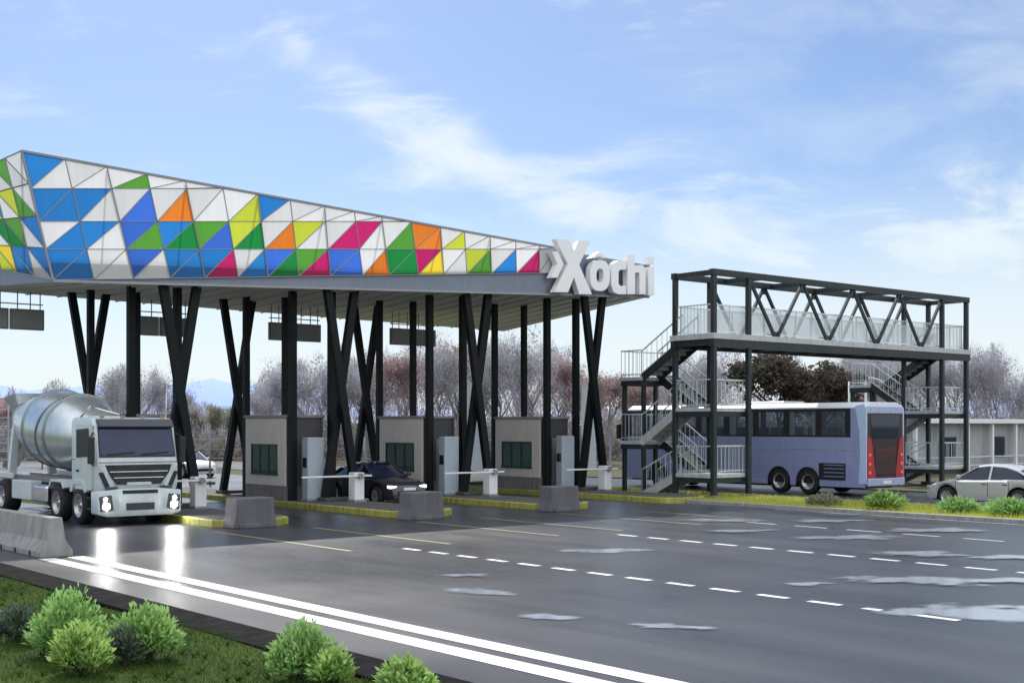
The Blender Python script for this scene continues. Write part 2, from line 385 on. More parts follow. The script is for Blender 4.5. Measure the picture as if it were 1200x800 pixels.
# ------------------------------------------------------------------ toll canopy
TF = 38.2
T = [(12.652,10.828),(13.93,10.766),(15.212,10.703),(16.492,10.64),(17.769,10.578),(19.068,10.514),(20.327,10.453),(21.537,10.394),(22.859,10.329),(24.058,10.27),(25.191,10.215),(26.473,10.152),(27.763,10.089),(28.859,10.035),(30.07,9.976),(31.321,9.915),(32.525,9.856),(33.319,9.817)]
Bo = [(13.574,7.13),(14.814,7.236),(16.051,7.342),(17.252,7.445),(18.442,7.547),(19.615,7.647),(20.704,7.741),(21.863,7.84),(23.096,7.946),(24.409,8.058),(25.517,8.153),(26.772,8.261),(27.917,8.359),(28.978,8.45),(30.152,8.55),(31.363,8.654),(32.525,8.754),(33.319,8.822)]
rows_l = [(9.731,.1165),(8.771,.1004),(7.961,.0868)]
def node(c, k):
    """k=0 top, 1..3 row lines, 4 bottom"""
    if k == 0: return T[c]
    if k == 4: return Bo[c]
    z0, sl = rows_l[k-1]; a, bb = T[c], Bo[c]
    # a + q (bb-a): z = z0 + sl (s-12.652)
    num = z0+sl*(a[0]-12.652)-a[1]; den = (bb[1]-a[1])-sl*(bb[0]-a[0])
    q = max(0, min(1, num/den)); return (a[0]+q*(bb[0]-a[0]), a[1]+q*(bb[1]-a[1]))
ROWS = ['BW WW Wg WW WW WW WW WW WW WW WW WW WW WW WW WW WW'.split(),
        'BB BW Wb WO WW WY BW WW WW WW WW WW WW WW WW WW WW'.split(),
        'WB BW bg BG gb YG WO YW WM MW Wg OO WY WW WW WW WW'.split(),
        'BB WW bW BB BM WB bG gM bb WO GG My WW Yg WB WM WW'.split()]
canopy = thing('toll_canopy', 'faceted toll plaza canopy clad in multicoloured triangles on dark crossed columns', 'canopy', (26, 44, 0))
CL = Vector((26, 44, 0))
def cbuild(b, name, mats, parent=None, **k):
    """children keep the canopy's base as their origin"""
    b.v = [(v[0]-CL.x, v[1]-CL.y, v[2]-CL.z) for v in b.v]
    return b.build(name, mats, parent or canopy, **k)
b = MB(); seam = MB()
def tri(b, p, q, r, key, f):
    b.m = CK.index(key+str(_cr.choice((0,0,1,2)))); b.add([f(*p), f(*q), f(*r)], [(0,1,2)])
fr = lambda s, z: (s, TF, z)
for r in range(4):
    for c in range(17):
        tl, tr, bl, br = node(c, r), node(c+1, r), node(c, r+1), node(c+1, r+1)
        if tl[1]-bl[1] < .02 and tr[1]-br[1] < .02: continue
        u, l = ROWS[r][c]
        tri(b, tl, bl, tr, u, fr); tri(b, bl, br, tr, l, fr)
        for p, q in ((bl, tr), (bl, br), (bl, tl)):
            if abs(p[0]-q[0])+abs(p[1]-q[1]) > .05: seam.bar((p[0],TF-.012,p[1]), (q[0],TF-.012,q[1]), .024, .03, (0,1,0))
cbuild(b, 'front_cladding', CM, fix=False, label='front face of white, blue, green, yellow, orange and magenta triangles')
for i in range(17):
    seam.bar((T[i][0],TF-.012,T[i][1]), (T[i+1][0],TF-.012,T[i+1][1]), .07, .06, (0,1,0))
seam.bar((T[0][0],TF-.014,T[0][1]), (Bo[0][0],TF-.014,Bo[0][1]), .06, .05, (0,1,0))
cbuild(seam, 'panel_seams', SEAM)
# left end facet
BT = 47.6
def lf(c, k, nc=6):
    f = c/nc; t = TF+(BT-TF)*f
    top = Vector((T[0][0], TF, T[0][1])).lerp(Vector((12.9, BT, 11.1)), f); bot = Vector((Bo[0][0], TF, Bo[0][1])).lerp(Vector((13.57, BT, 8.65)), f)
    return top.lerp(bot, k/4)
LR_ = ['WW gW WY WB yW WW'.split(), 'Wg YW BY gW WW WB'.split(), 'BW gG GW yR WY OW'.split(), 'BW BB yY MO RM YW'.split()]
b = MB(); seam = MB()
for r in range(4):
    for c in range(6):
        tl, tr, bl, br = lf(c, r), lf(c+1, r), lf(c, r+1), lf(c+1, r+1); u, l = LR_[r][c]
        b.m = CK.index(u+str(_cr.choice((0,1,2)))); b.add([tl, tr, bl], [(0,1,2)]); b.m = CK.index(l+str(_cr.choice((0,1,2)))); b.add([tr, br, bl], [(0,1,2)])
        o = Vector((-.012,0,0))
        for p, q in ((bl, tr), (bl, br), (bl, tl), (tl, tr)): seam.bar(p+o, q+o, .03, .03, (1,0,0))
cbuild(b, 'side_cladding', CM, fix=False); cbuild(seam, 'side_seams', SEAM)
# soffit, bands, roof
FL, FRc, BR, BL = Vector((13.574,38.26,7.08)), Vector((38.54,38.26,8.2)), Vector((48.6,60.4,8.5)), Vector((13.574,47.6,7.65))
def soff(u, v): return FL.lerp(FRc, u).lerp(BL.lerp(BR, u), v)
def soffz(s, t):
    u = v = .3
    for _ in range(30):
        p0 = FL.lerp(FRc, u); p1 = BL.lerp(BR, u); v = (t-p0.y)/(p1.y-p0.y)
        q0 = FL.lerp(BL, v); q1 = FRc.lerp(BR, v); u = (s-q0.x)/(q1.x-q0.x)
    return soff(u, v).z
b = MB(); ng = 12
for i in range(ng+1):
    for j in range(ng+1): b.v.append(soff(i/ng, j/ng)[:])
for i in range(ng):
    for j in range(ng):
        a = i*(ng+1)+j; b.f.append([a, a+1, a+ng+2, a+ng+1]); b.mi.append(0); b.sm.append(False)
cbuild(b, 'soffit', SOFFIT, fix=False)
b = MB()    # thin joint battens hanging under the soffit
for i in range(1, 26):
    u = i/26
    for j in range(6): b.bar(soff(u, j/6)-Vector((0,0,.02)), soff(u, (j+1)/6)-Vector((0,0,.02)), .05, .05)
cbuild(b, 'soffit_battens', mat('batten', (.55,.54,.53), .6))
top0 = Vector((12.652,38.26,10.828)); top1 = Vector((38.54,38.26,9.55)); bk0 = Vector((12.9,47.6,11.1)); bk1 = Vector((48.6,60.4,9.3))
b = MB()
b.add([(13.574,38.26,7.08),(38.54,38.26,8.2),(38.54,38.26,9.55),(32.525,38.26,9.8),(32.525,38.26,8.9),(13.574,38.26,7.25)], [(0,1,2,3,4,5)])
b.add([FRc, BR, bk1, top1], [(0,1,2,3)])
b.add([FL, BL, (13.57,47.6,8.65), (13.574,38.26,7.2)], [(0,1,2,3)])
cbuild(b, 'fascia_band', BANDM, fix=False)
cbuild(MB().add([BL, BR, bk1, (13.574,47.6,8.65)], [(0,1,2,3)]), 'back_fascia', BANDM, fix=False)
b = MB()
for i in range(0, 17, 2):
    b.bar((T[i][0]+.05,TF+.1,T[i][1]-.05), (Bo[i][0],TF+2.4,Bo[i][1]+.6), .06); b.bar((T[i][0]+.05,TF+.1,T[i][1]-.05), (Bo[i][0],TF+.1,Bo[i][1]+.3), .06)
cbuild(b, 'screen_struts', SEAM)
b = MB()
for i in range(10):
    f0, f1 = i/10, (i+1)/10
    lo = lambda f: Vector((13.6,38.3,7.75)).lerp(Vector((38.5,38.3,8.95)), f); hi = lambda f: Vector((13.6,47.5,8.15)).lerp(Vector((48.5,60.3,9.2)), f)
    b.add([lo(f0), lo(f1), hi(f1), hi(f0)], [(0,1,2,3)])
cbuild(b, 'roof', ROOFM, fix=False)
b = MB().bar((13.574,38.2,7.1), (38.56,38.2,8.2), .1, .07)
b.bar((38.54,38.2,8.2), (38.54,38.2,9.55), .07, .07)
cbuild(b, 'edge_trim', mat('trim', (.3,.31,.33), .5))
# columns
def xcol(s, t, top, bot, w):
    z = soffz(s, t)+.12
    root = cbuild(MB().box(s-.8, s+.8, t-.3, t+.3, .2, .32, .03), 'column_base', CONCT)
    cbuild(MB().bar((s-top/2, t-.13, z), (s+bot/2, t-.13, .3), w, w*.8, (0,1,0)), 'slanted_column', STEEL)
    cbuild(MB().bar((s+top/2, t+.13, z), (s-bot/2, t+.13, .3), w, w*.8, (0,1,0)), 'slanted_column', STEEL)
for k in range(4): xcol(17.8+6*k, 38.65, 1.3, 1.1, .27)
for k in range(4): xcol(17.5+5.9*k, 45.6, 1.42, 1.1, .26)
def post(s, t, w): cbuild(MB().box(s-w/2, s+w/2, t-w/2, t+w/2, .2, soffz(s, t)+.1, .02), 'column', STEEL)
for k in range(4):
    o = 5.87*k
    post(16.62+o, 39.72, .24); post(18.2+o, 39.72, .24); post(16.62+o, 43.15, .22); post(18.25+o, 43.15, .22)
# lettering on the right end of the fascia: outlines as (distance along the fascia, height)
def PL(u, v, TT=37.95):
    r = (630+u/8-600)/1508; Y = TT/(.775-.632*r); return (TT*(.775*r+.632)/(.775-.632*r), 2.8+(499-(270+v/8))/1508*Y)
LET = {'X': [(150,85),(270,85),(325,195),(368,100),(475,100),(370,325),(490,600),(370,600),(322,440),(265,582),(135,580),(265,320)],
       'c': [(818,290),(735,285),(692,310),(672,370),(672,520),(692,580),(735,600),(810,600),(810,522),(755,522),(738,500),(738,390),(755,370),(810,370)],
       'h': [(822,235),(890,235),(890,330),(960,325),(992,360),(992,600),(935,600),(935,410),(925,395),(893,400),(893,600),(822,600)],
       'i': [(1018,345),(1072,345),(1072,610),(1018,610)]}
def slab(b, pts):
    q = [PL(*p) for p in pts]; b.prism([(x, z) for x, z in q], 'y', 37.82, 38.1)
def letter(name, lab, polys):
    b = MB()
    for p in polys: slab(b, p)
    cbuild(b, name, LETTER, label=lab)
letter('arrow_mark', 'white angle bracket mark before the lettering', [[(115,200),(168,200),(225,320),(165,445),(105,445),(165,320)]])
letter('letter', 'large white capital X of the sign', [LET['X']])
ring = []; n = 28; b = MB()
for i in range(n):
    a0, a1 = 2*math.pi*i/n, 2*math.pi*(i+1)/n
    se = lambda a, rx, ry: (565+rx*math.copysign(abs(math.cos(a))**.8, math.cos(a)), 425+ry*math.copysign(abs(math.sin(a))**.8, math.sin(a)))
    slab(b, [se(a0,92,145), se(a1,92,145), se(a1,34,65), se(a0,34,65)])
slab(b, [(475,262),(520,232),(555,205),(595,232),(640,262),(600,262),(555,242),(515,262)])
cbuild(b, 'letter', LETTER, label='white letter o with a small accent over it')
for ch in 'ch': letter('letter', 'white letter '+ch+' of the sign', [LET[ch]])
letter('letter', 'white letter i at the end of the sign', [LET['i'], [(1010,252),(1072,252),(1072,318),(1010,318)]])

# ------------------------------------------------------------------ islands, booths, gates, barriers
place = ['nearest the mixer truck, left of all', 'left of the middle lane', 'between the two middle lanes', 'nearest the footbridge, right of all']
isl_n = ['leftmost', 'second from left', 'third from left', 'rightmost']
for k in range(4):
    o = 5.87*k
    r = thing('toll_island', ['raised toll island beside the mixer truck with yellow kerb', 'raised toll island left of the dark oncoming car with yellow kerb', 'raised toll island right of the dark oncoming car with yellow kerb', 'raised toll island nearest the footbridge with yellow kerb'][k], 'traffic island', (17.3+o, 41.5, 0), group='toll islands')
    MB().rounded([(-1.2,-8.6),(-.6,-9.2),(.6,-9.2),(1.2,-8.6),(1.2,10),(-1.2,10)], 'z', -.05, .2, .03).build('kerb', YELLOW, r)
    MB().prism([(-1.05,-8.5),(-.5,-9.0),(.5,-9.0),(1.05,-8.5),(1.05,9.8),(-1.05,9.8)], 'z', .15, .206).build('paving', CONCT, r)
    # booth: root at its base centre
    bo = thing('toll_booth', ['flat roofed toll booth behind the mixer truck cab', 'beige flat roofed toll booth left of the dark oncoming car', 'beige flat roofed toll booth right of the dark oncoming car', 'beige flat roofed toll booth nearest the footbridge'][k], 'toll booth', (17.23+o, 41.45, .2), group='toll booths')
    hw, hl, H = .77, 1.45, 2.99
    b = MB()     # walls with the window opening left open on the long left side
    b.box(-hw, -hw+.08, -hl, hl, 0, .9); b.box(-hw, -hw+.08, -hl, hl, 1.95, H-.1); b.box(-hw, -hw+.08, -hl, -.95, .9, 1.95); b.box(-hw, -hw+.08, 1.0, hl, .9, 1.95)
    b.box(-hw+.08, hw, hl-.08, hl, 0, H-.1)
    b.build('side_wall', BOOTH, bo)
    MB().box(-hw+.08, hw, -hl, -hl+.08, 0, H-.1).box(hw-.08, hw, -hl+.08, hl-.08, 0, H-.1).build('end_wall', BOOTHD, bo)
    MB().box(-hw-.06, hw+.06, -hl-.06, hl+.06, H-.1, H, .02).build('roof', mat('booth_roof', (.25,.24,.23), .7), bo)
    MB().box(-hw-.012, hw-.3, -hl-.012, hl, .0, .5).build('skirting', mat('booth_skirt', (.2,.19,.19), .7, grime=.3), bo)
    w = MB()
    for y in (-.95, -.3, .35, .96): w.box(-hw-.01, -hw+.06, y, y+.05, .9, 1.95)
    w.box(-hw-.012, -hw+.06, -.95, 1.01, 1.9, 1.96); w.box(-hw-.03, -hw+.06, -.97, 1.03, .85, .92)
    wf = w.build('window', BLACK, bo)
    MB().box(-hw+.02, -hw+.03, -.94, 1.0, .91, 1.94).build('pane', GLW, wf)
    MB().box(-.1, .5, -hl-.03, -hl+.02, 0.02, 2.1, .01).build('door', GREYP, bo)
    b = MB().box(-.45, .4, -.7, .7, .55, .72, .02).box(.2,.3,-.3,.1,.72,1.2,.02); b.build('counter', GREYP, bo)
    # payment machine on the island in front of the booth's end
    pm = thing('payment_machine', ['tall grey payment machine behind the mixer truck', 'tall grey payment machine in front of the booth left of the dark car', 'tall grey payment machine in front of the booth right of the dark car', 'tall grey payment machine in front of the booth nearest the footbridge'][k], 'machine', (17.15+o, 39.2, .206), group='payment machines')
    MB().box(-.34, .34, -.2, .2, 0, 2.2, .04).build('cabinet', DOORM, pm)
    MB().box(-.355, -.33, -.13, .13, 1.15, 1.5, .01).build('screen', GLD, pm)
    MB().box(-.37, .37, -.23, .23, 0, .08, .01).build('plinth', GREYP, pm)
    gt = thing('barrier_gate', ['white boom barrier behind the mixer truck', 'white boom barrier beside the crossed column left of the dark car', 'white boom barrier beside the crossed column right of the dark car', 'white boom barrier beside the crossed column nearest the footbridge'][k], 'boom barrier', (18.1+o-.1, 37.75, .206), group='boom barriers')
    MB().box(-.2, .2, -.2, .2, .05, 1.0, .03).build('cabinet', WHITE, gt)
    MB().box(-.24, .24, -.24, .24, 0, .05).build('base_plate', GREYP, gt)
    MB().box(-2.3, .45, -.29, -.24, .86, .92, .01).build('boom', WHITE, gt)
    MB().tube((0,-.33,.885), (0,-.2,.885), .1, n=14).build('pivot', GREYP, gt)
# booth 0 sits where the truck hides it; concrete end barriers in front of the islands
PROF = [(-.38,0),(-.38,.1),(-.2,.34),(-.12,.82),(.12,.82),(.2,.34),(.38,.1),(.38,0)]
def block_barrier(x, y, lab):
    r = thing('concrete_barrier', lab, 'barrier', (x, y, 0), 0, 'short concrete barriers in front of the toll islands')
    MB().rounded([(p[0]*1.0, p[1]) for p in PROF], 'y', -.3, .3, .015).build('end_block', CONCD, r) if False else None
    MB().rounded([(-.68,0),(-.66,.12),(-.6,.32),(-.56,.82),(.56,.82),(.6,.32),(.66,.12),(.68,0)], 'y', -.34, .34, .03).build('block', CONCD, r)
    MB().box(-.5, .5, -.4, .4, 0, .12, .02).build('foot', CONCD, r)
for (x, y, lab) in [(16.95,32.3,'short grey concrete barrier beside the mixer truck'),(22.4,31.8,'short grey concrete barrier in front of the dark oncoming car'),(28.1,32.0,'short grey concrete barrier nearest the footbridge')]:
    block_barrier(x, y, lab)
jb = thing('roadside_barrier', 'long pale concrete barrier with drain holes beside the mixer truck', 'barrier', (9.85, 27.5, 0))
for i in range(4):
    b = MB().rounded([(-.36,0),(-.36,.12),(-.2,.36),(-.13,.84),(.13,.84),(.2,.36),(.36,.12),(.36,0)], 'y', .01+6*i, 5.98+6*i, .015)
    s_ = b.build('barrier_section', CONC, jb)
    h = MB()
    for q in range(6): h.tube((-.375, .6+q*.95+6*i, .07), (-.3, .6+q*.95+6*i, .07), .055, n=10)
    h.build('drain_hole', BLACK, s_)

# lane signs hanging under the back edge
sg = thing('lane_sign', 'grey two panel sign hanging at the far left end of the canopy', 'sign', (15, 46.6, 6.6), 0, 'hanging lane signs')
for x in (-1.22, .03):
    q = MB().box(x, x+1.2, -.07, .07, -.37, .37, .02).build('panel', GREYP, sg)
    MB().box(x+.06, x+1.14, -.085, -.06, -.31, .31).build('display', mat('sign_face', (.3,.305,.31), .4, 0, .1, 8), q)
b = MB()
for x in (-1.1, -.75, -.3, .3, .75, 1.1): b.tube((x,0,.3), (x,0,1.1), .02, n=6)
b.bar((-1.2,0,.55), (1.2,0,.55), .04)
b.build('hanger', SEAM, sg)
for k, lab in ((1, 'grey two panel sign hanging above the mixer truck'), (2, 'grey two panel sign hanging above the booth left of the dark car'), (3, 'grey two panel sign hanging above the booth right of the dark car')):
    dup(sg, (15+6*k, 47.5, 6.62+.05*k), None, lab)

# feather flags
for x, y, h, lab in ((32.55, 43.0, 4.6, 'pale blue feather banner right of the middle booth'), (38.2, 42.0, 4.6, 'pale blue feather banner behind the crossed column nearest the footbridge')):
    f = thing('feather_banner', lab, 'banner', (x, y, .2), 0, 'feather banners')
    MB().tube((0,0,0), (0,0,h), .03, .015).build('pole', RAIL, f)
    n = 14; L_ = []; R_ = []
    for i in range(n+1):
        q = i/n; z = .8+(h-.8)*q; w = .95*(1-q**3.2)**.7 if q < 1 else 0
        L_.append((.02, .03*math.sin(q*5), z)); R_.append((.03+w, .1*math.sin(q*4+1), z-.12*(1-q)))
    b = MB()
    for i in range(n): b.smooth = True; b.add([L_[i], R_[i], R_[i+1], L_[i+1]], [(0,1,2,3)])
    b.build('cloth', mat('banner_cloth', (.82,.87,.92), .8, 0, .08, 3, trans=.35), f, fix=False)

# ------------------------------------------------------------------ wheels
def wheel(parent, x, y, r, w, side, name='wheel', tm=RUB, rm=RIM, spokes=0, depth=.06):
    """side: -1 outer face towards -x"""
    b = MB(); x0, x1 = x-w/2, x+w/2
    b.lathe((x0,y,r), (1,0,0), [(0,r*.62),(0,r*.9),(w*.12,r),(w*.88,r),(w,r*.9),(w,r*.62)], 28)
    wh = b.build(name, tm, parent)
    xo = x0 if side < 0 else x1; d = (1 if side < 0 else -1)
    rb = MB(); rb.lathe((xo,y,r), (d,0,0), [(-.005,r*.64),(-.005,r*.56),(depth,r*.5),(depth,.16*r),(depth-.03,.15*r),(depth-.03,.001)], 28)
    if spokes:
        for i in range(spokes):
            a = 2*math.pi*i/spokes
            rb.bar((xo+d*.012, y+math.cos(a)*r*.1, r+math.sin(a)*r*.1), (xo+d*.012, y+math.cos(a)*r*.57, r+math.sin(a)*r*.57), .05*r*2.2, .03, (1,0,0))
    else:
        for i in range(8):
            a = 2*math.pi*i/8; yy, zz = y+math.cos(a)*r*.3, r+math.sin(a)*r*.3
            rb.tube((xo+d*(depth-.03), yy, zz), (xo+d*depth, yy, zz), r*.05, n=8)
    rb.build('rim', rm, wh)
    return wh

# ------------------------------------------------------------------ concrete mixer truck, front at y=0 facing -y
tk = thing('mixer_truck', 'white concrete mixer truck with silver drum and lit headlights driving out of the toll lane', 'truck', (14.85, 34.95, 0))
b = MB().rounded([(.1,.95),(.0,1.15),(.0,1.7),(.06,1.95),(.28,2.86),(.5,3.04),(1.9,3.06),(2.0,2.9),(2.0,.95)], 'x', -1.2, 1.2, .11, 4)
cab = b.build('cab', CABW, tk, autosmooth=40)
def slope(z): return .06+(z-1.95)*.22/.91
b = MB(); za, zb = 1.97, 2.74
b.add([(-1.0,slope(za)-.02,za),(1.0,slope(za)-.02,za),(1.09,slope(2.06)-.02,2.06),(1.07,slope(zb)-.02,zb),(-1.07,slope(zb)-.02,zb),(-1.09,slope(2.06)-.02,2.06)], [(0,1,2,3,4,5)])
ws = b.build('windscreen', glass('windscreen_glass', (.02,.032,.085), 0), tk)
b = MB().bar((-.9,slope(2.0)-.04,2.0), (-.1,slope(2.05)-.04,2.06), .03).bar((.1,slope(2.0)-.04,2.0), (.9,slope(2.05)-.04,2.06), .03); b.build('wiper', BLACK, ws)
b = MB().add([(-1.13,-.0+slope(1.9)-.008,1.92),(1.13,slope(1.9)-.008,1.92),(1.1,slope(2.84)-.008,2.84),(-1.1,slope(2.84)-.008,2.84)], [(0,1,2,3)]); b.build('windscreen_surround', BLACK, tk)
MB().rounded([(.05,2.78),(.33,2.74),(.44,3.0),(.2,3.0)], 'x', -1.1, 1.1, .03).build('sun_visor', mat('visor', (.05,.055,.075), .4), tk)
b = MB().prism([(-.97,1.71),(.97,1.71),(.9,1.5),(.66,1.16),(-.66,1.16),(-.9,1.5)], 'y', -.025, .05)
gr = b.build('grille', BLACK, tk)
b = MB()
for z, w in ((1.5,.86),(1.33,.74)): b.box(-w, w, -.045, -.01, z, z+.03, .01)
b.build('grille_bar', CHROME, gr)
b = MB()
for i in range(27): b.box(-.66+i*.05, -.645+i*.05, -.032, -.02, 1.18, 1.69)
b.build('grille_mesh', mat('mesh_grey', (.05,.052,.056), .5), gr)
MB().box(-.36, .36, -.045, -.02, 1.13, 1.22, .01).build('badge_plate', CABW, gr)
for sx in (-1, 1): MB().prism([(sx*1.16,1.72),(sx*1.0,1.72),(sx*.74,1.12),(sx*.9,1.05),(sx*1.0,1.15)], 'y', -.03, .05).build('grille_frame', CABW, tk)
for sx in (-1, 1):
    MB().prism([(sx*1.17,1.5),(sx*1.05,1.52),(sx*.86,1.12),(sx*.98,1.08)], 'y', -.045, .0).build('air_slot', BLACK, tk)
    MB().prism([(sx*.95,1.1),(sx*.62,1.1),(sx*.66,1.0),(sx*.98,1.0)], 'y', -.06, .0).build('indicator', mat('lamp_dark', (.05,.06,.08), .2), tk)
bp = MB().rounded([(-1.24,.34),(-1.24,.98),(-.6,1.04),(.6,1.04),(1.24,.98),(1.24,.34),(.95,.26),(-.95,.26)], 'y', -.12, .4, .05).build('bumper', CABW, tk, autosmooth=40)
MB().box(-.52, .52, -.135, -.1, .9, 1.0, .01).build('air_intake', BLACK, bp)
MB().box(-.42, .42, -.14, -.11, .44, .64, .01).build('number_plate', mat('plate', (.04,.045,.06), .5), bp)
for sx in (-1, 1):
    hl = MB().rounded([(sx*.78,.46),(sx*1.16,.42),(sx*1.2,.84),(sx*.84,.88)], 'y', -.145, -.08, .02).build('headlight', mat('lamp_housing', (.06,.065,.07), .2, .2), tk)
    MB().box(sx*1.19-.02, sx*1.19+.02, -.1, .02, .5, .8, .01).build('turn_lamp', mat('amber', (.5,.2,.03), .3), hl)
    MB().lathe((sx*1.0,-.142,.56), (0,-1,0), [(0,.1),(.012,.095),(.02,.05),(.022,.001)], 20).lathe((sx*1.02,-.142,.76), (0,-1,0), [(0,.05),(.012,.045),(.015,.001)], 20).build('lens', HEAD, hl)
    # mirrors, door, window, steps
    mi = MB().rounded([(sx*1.26,1.75),(sx*1.44,1.75),(sx*1.44,2.5),(sx*1.26,2.5)], 'y', .0, .14, .03).build('mirror', BLACK, tk)
    MB().bar((sx*1.2,.3,2.62), (sx*1.36,.07,2.5), .035).bar((sx*1.2,.3,1.7), (sx*1.36,.07,1.78), .035).build('mirror_arm', BLACK, mi)
    dr = MB().box(sx*1.205-.012, sx*1.205+.012, .42, 1.6, 1.0, 2.86, .008).build('door', CABW, tk)
    MB().prism([(.46,1.95),(1.5,1.9),(1.5,2.7),(.6,2.74)], 'x', sx*1.222-.01, sx*1.222+.01).build('window', GLD, dr)
    MB().box(sx*1.23-.015, sx*1.23+.015, 1.32, 1.52, 1.5, 1.56, .01).build('handle', BLACK, dr)
    b = MB()
    for z in (.45,.75): b.box(sx*1.12-.1, sx*1.12+.1, .2, .75, z, z+.05, .01)
    b.build('step', BLACK, tk)
    MB().rounded([(.75,.95),(.85,1.15),(1.1,1.28),(1.75,1.28),(2.0,1.1),(2.05,.9),(1.9,.9),(1.7,1.12),(1.15,1.12),(.9,.9)], 'x', sx*1.06-.17, sx*1.06+.17, .02).build('mudguard', CABW, tk)
for x in (-.9,-.3,.3,.9): MB().box(x-.06, x+.06, .38, .46, 3.03, 3.09, .015).build('marker_lamp', mat('amber', (0,0,0)), tk)
b = MB()
for sx in (-1, 1): b.box(sx*1.2-.008, sx*1.2+.008, .3, .312, 1.0, 2.8); b.box(sx*1.2-.006, sx*1.2+.006, .3, 1.95, 1.84, 1.852)
b.box(-1.15, 1.15, -.008, .02, 1.78, 1.79).build('panel_gap', BLACK, tk)
b = MB().tube((1.08,.6,3.0), (1.25,.9,4.05), .018, .008, 8); b.build('antenna', RAIL, tk)
b = MB().tube((-1.0,1.8,3.05), (-1.0,1.0,3.35), .03, n=8).tube((-1.0,1.0,3.35), (-.4,.4,3.12), .03, n=8); b.build('roof_rail', CHROME, tk)
for x in (-.45, .45): MB().box(x-.05, x+.05, .6, 10.6, .75, 1.02, .01).build('chassis_rail', BLACK, tk)
for i, yy in enumerate((1.4, 3.15, 7.95, 9.35)):
    for sx in (-1, 1):
        wheel(tk, sx*1.03, yy, .53, .36 if i < 2 else .5, sx, depth=.08)
    MB().tube((-.95,yy,.53), (.95,yy,.53), .07, n=8).build('axle', BLACK, tk)
for sx in (-1, 1):
    MB().rounded([(2.5,1.0),(2.7,1.22),(3.6,1.22),(3.85,.95),(3.75,.95),(3.55,1.14),(2.75,1.14),(2.6,.95)], 'x', sx*1.05-.18, sx*1.05+.18, .015).build('mudguard', CABW, tk)
    MB().box(sx*1.0-.2, sx*1.0+.2, 4.1, 5.2, .45, 1.0, .08).build('fuel_tank', CHROME, tk)
    MB().box(sx*1.05-.18, sx*1.05+.18, 5.35, 7.1, .5, 1.1, .03).build('tool_box', CABW, tk)
    MB().box(sx*1.13-.05, sx*1.13+.05, 7.25, 10.4, 1.12, 1.3, .02).build('rear_mudguard', CABW, tk)
    MB().box(sx*.5-.05, sx*.5+.05, 1.95, 10.4, 1.02, 1.2).build('drum_frame', GREYP, tk)
d = Vector((0, 1, .085)).normalized(); o_ = Vector((0, 2.5, 2.42))
dm = MB().lathe(o_, d, [(0,.001),(0,.62),(.12,.7),(1.2,1.02),(1.9,1.19),(3.6,1.22),(3.75,1.21),(5.3,.92),(6.6,.56),(6.75,.56),(6.75,.48),(6.3,.45)], 48).build('drum', DRUMM, tk)
for q, r in ((1.88,1.2),(3.66,1.235),(6.55,.6)): MB().lathe(o_+d*q, d, [(-.04,r-.02),(-.04,r+.02),(.04,r+.02),(.04,r-.02)], 48).build('drum_band', mat('drum_band', (.3,.33,.34), .4, .6), dm)
b = MB()      # spiral wear stripes
for k in range(60):
    q0, q1 = 1.9+1.75*k/60, 1.9+1.75*(k+1)/60; a0, a1 = k*.105+1.2, (k+1)*.105+1.2
    X = d.cross(Vector((0,0,1))).normalized(); Yv = X.cross(d)
    p0 = o_+d*q0+(X*math.cos(a0)+Yv*math.sin(a0))*1.222; p1 = o_+d*q1+(X*math.cos(a1)+Yv*math.sin(a1))*1.222
    b.bar(p0, p1, .06, .02)
b.build('drum_weld', mat('drum_band', (0,0,0)), dm)
MB().rounded([(-.85,1.15),(-.5,3.1),(.5,3.1),(.85,1.15)], 'y', 2.12, 2.42, .04).build('front_pedestal', CABW, tk)
MB().lathe((-.95,2.3,2.7), (1,0,0), [(0,.001),(0,.24),(.05,.28),(1.85,.28),(1.9,.24),(1.9,.001)], 20).build('water_tank', CHROME, tk)
MB().prism([(-.8,1.15),(-.62,2.9),(-.45,2.9),(-.55,1.15)], 'y', 8.7, 8.9).prism([(.8,1.15),(.62,2.9),(.45,2.9),(.55,1.15)], 'y', 8.7, 8.9).build('rear_pedestal', CABW, tk)
b = MB().add([(-.5,9.0,3.9),(.5,9.0,3.9),(.5,10.2,3.75),(-.5,10.2,3.75),(-.25,9.1,3.1),(.25,9.1,3.1),(.25,9.7,3.05),(-.25,9.7,3.05)], [(0,1,5,4),(1,2,6,5),(2,3,7,6),(3,0,4,7)])
b.build('hopper', DRUMM, tk, fix=False)
b = MB().add([(-.3,9.5,2.6),(.3,9.5,2.6),(0,9.5,2.4),(-.3,11,1.4),(.3,11,1.4),(0,11,1.2)], [(0,2,5,3),(1,4,5,2)]); b.build('chute', DRUMM, tk, fix=False)
b = MB()
for x in (-1.0,-.65): b.bar((x,9.2,1.2), (x,9.2,3.5), .04)
for i in range(8): b.bar((-1.0,9.2,1.4+i*.28), (-.65,9.2,1.4+i*.28), .03)
b.build('ladder', CABW, tk)
MB().box(-.95, -.72, 9.4, 9.6, 3.4, 3.75, .03).build('warning_lamp', mat('red_white_lamp', (.75,.4,.42), .4), tk)
MB().box(-1.2, 1.2, 10.4, 10.6, .7, 1.0, .03).build('rear_bumper', CABW, tk)

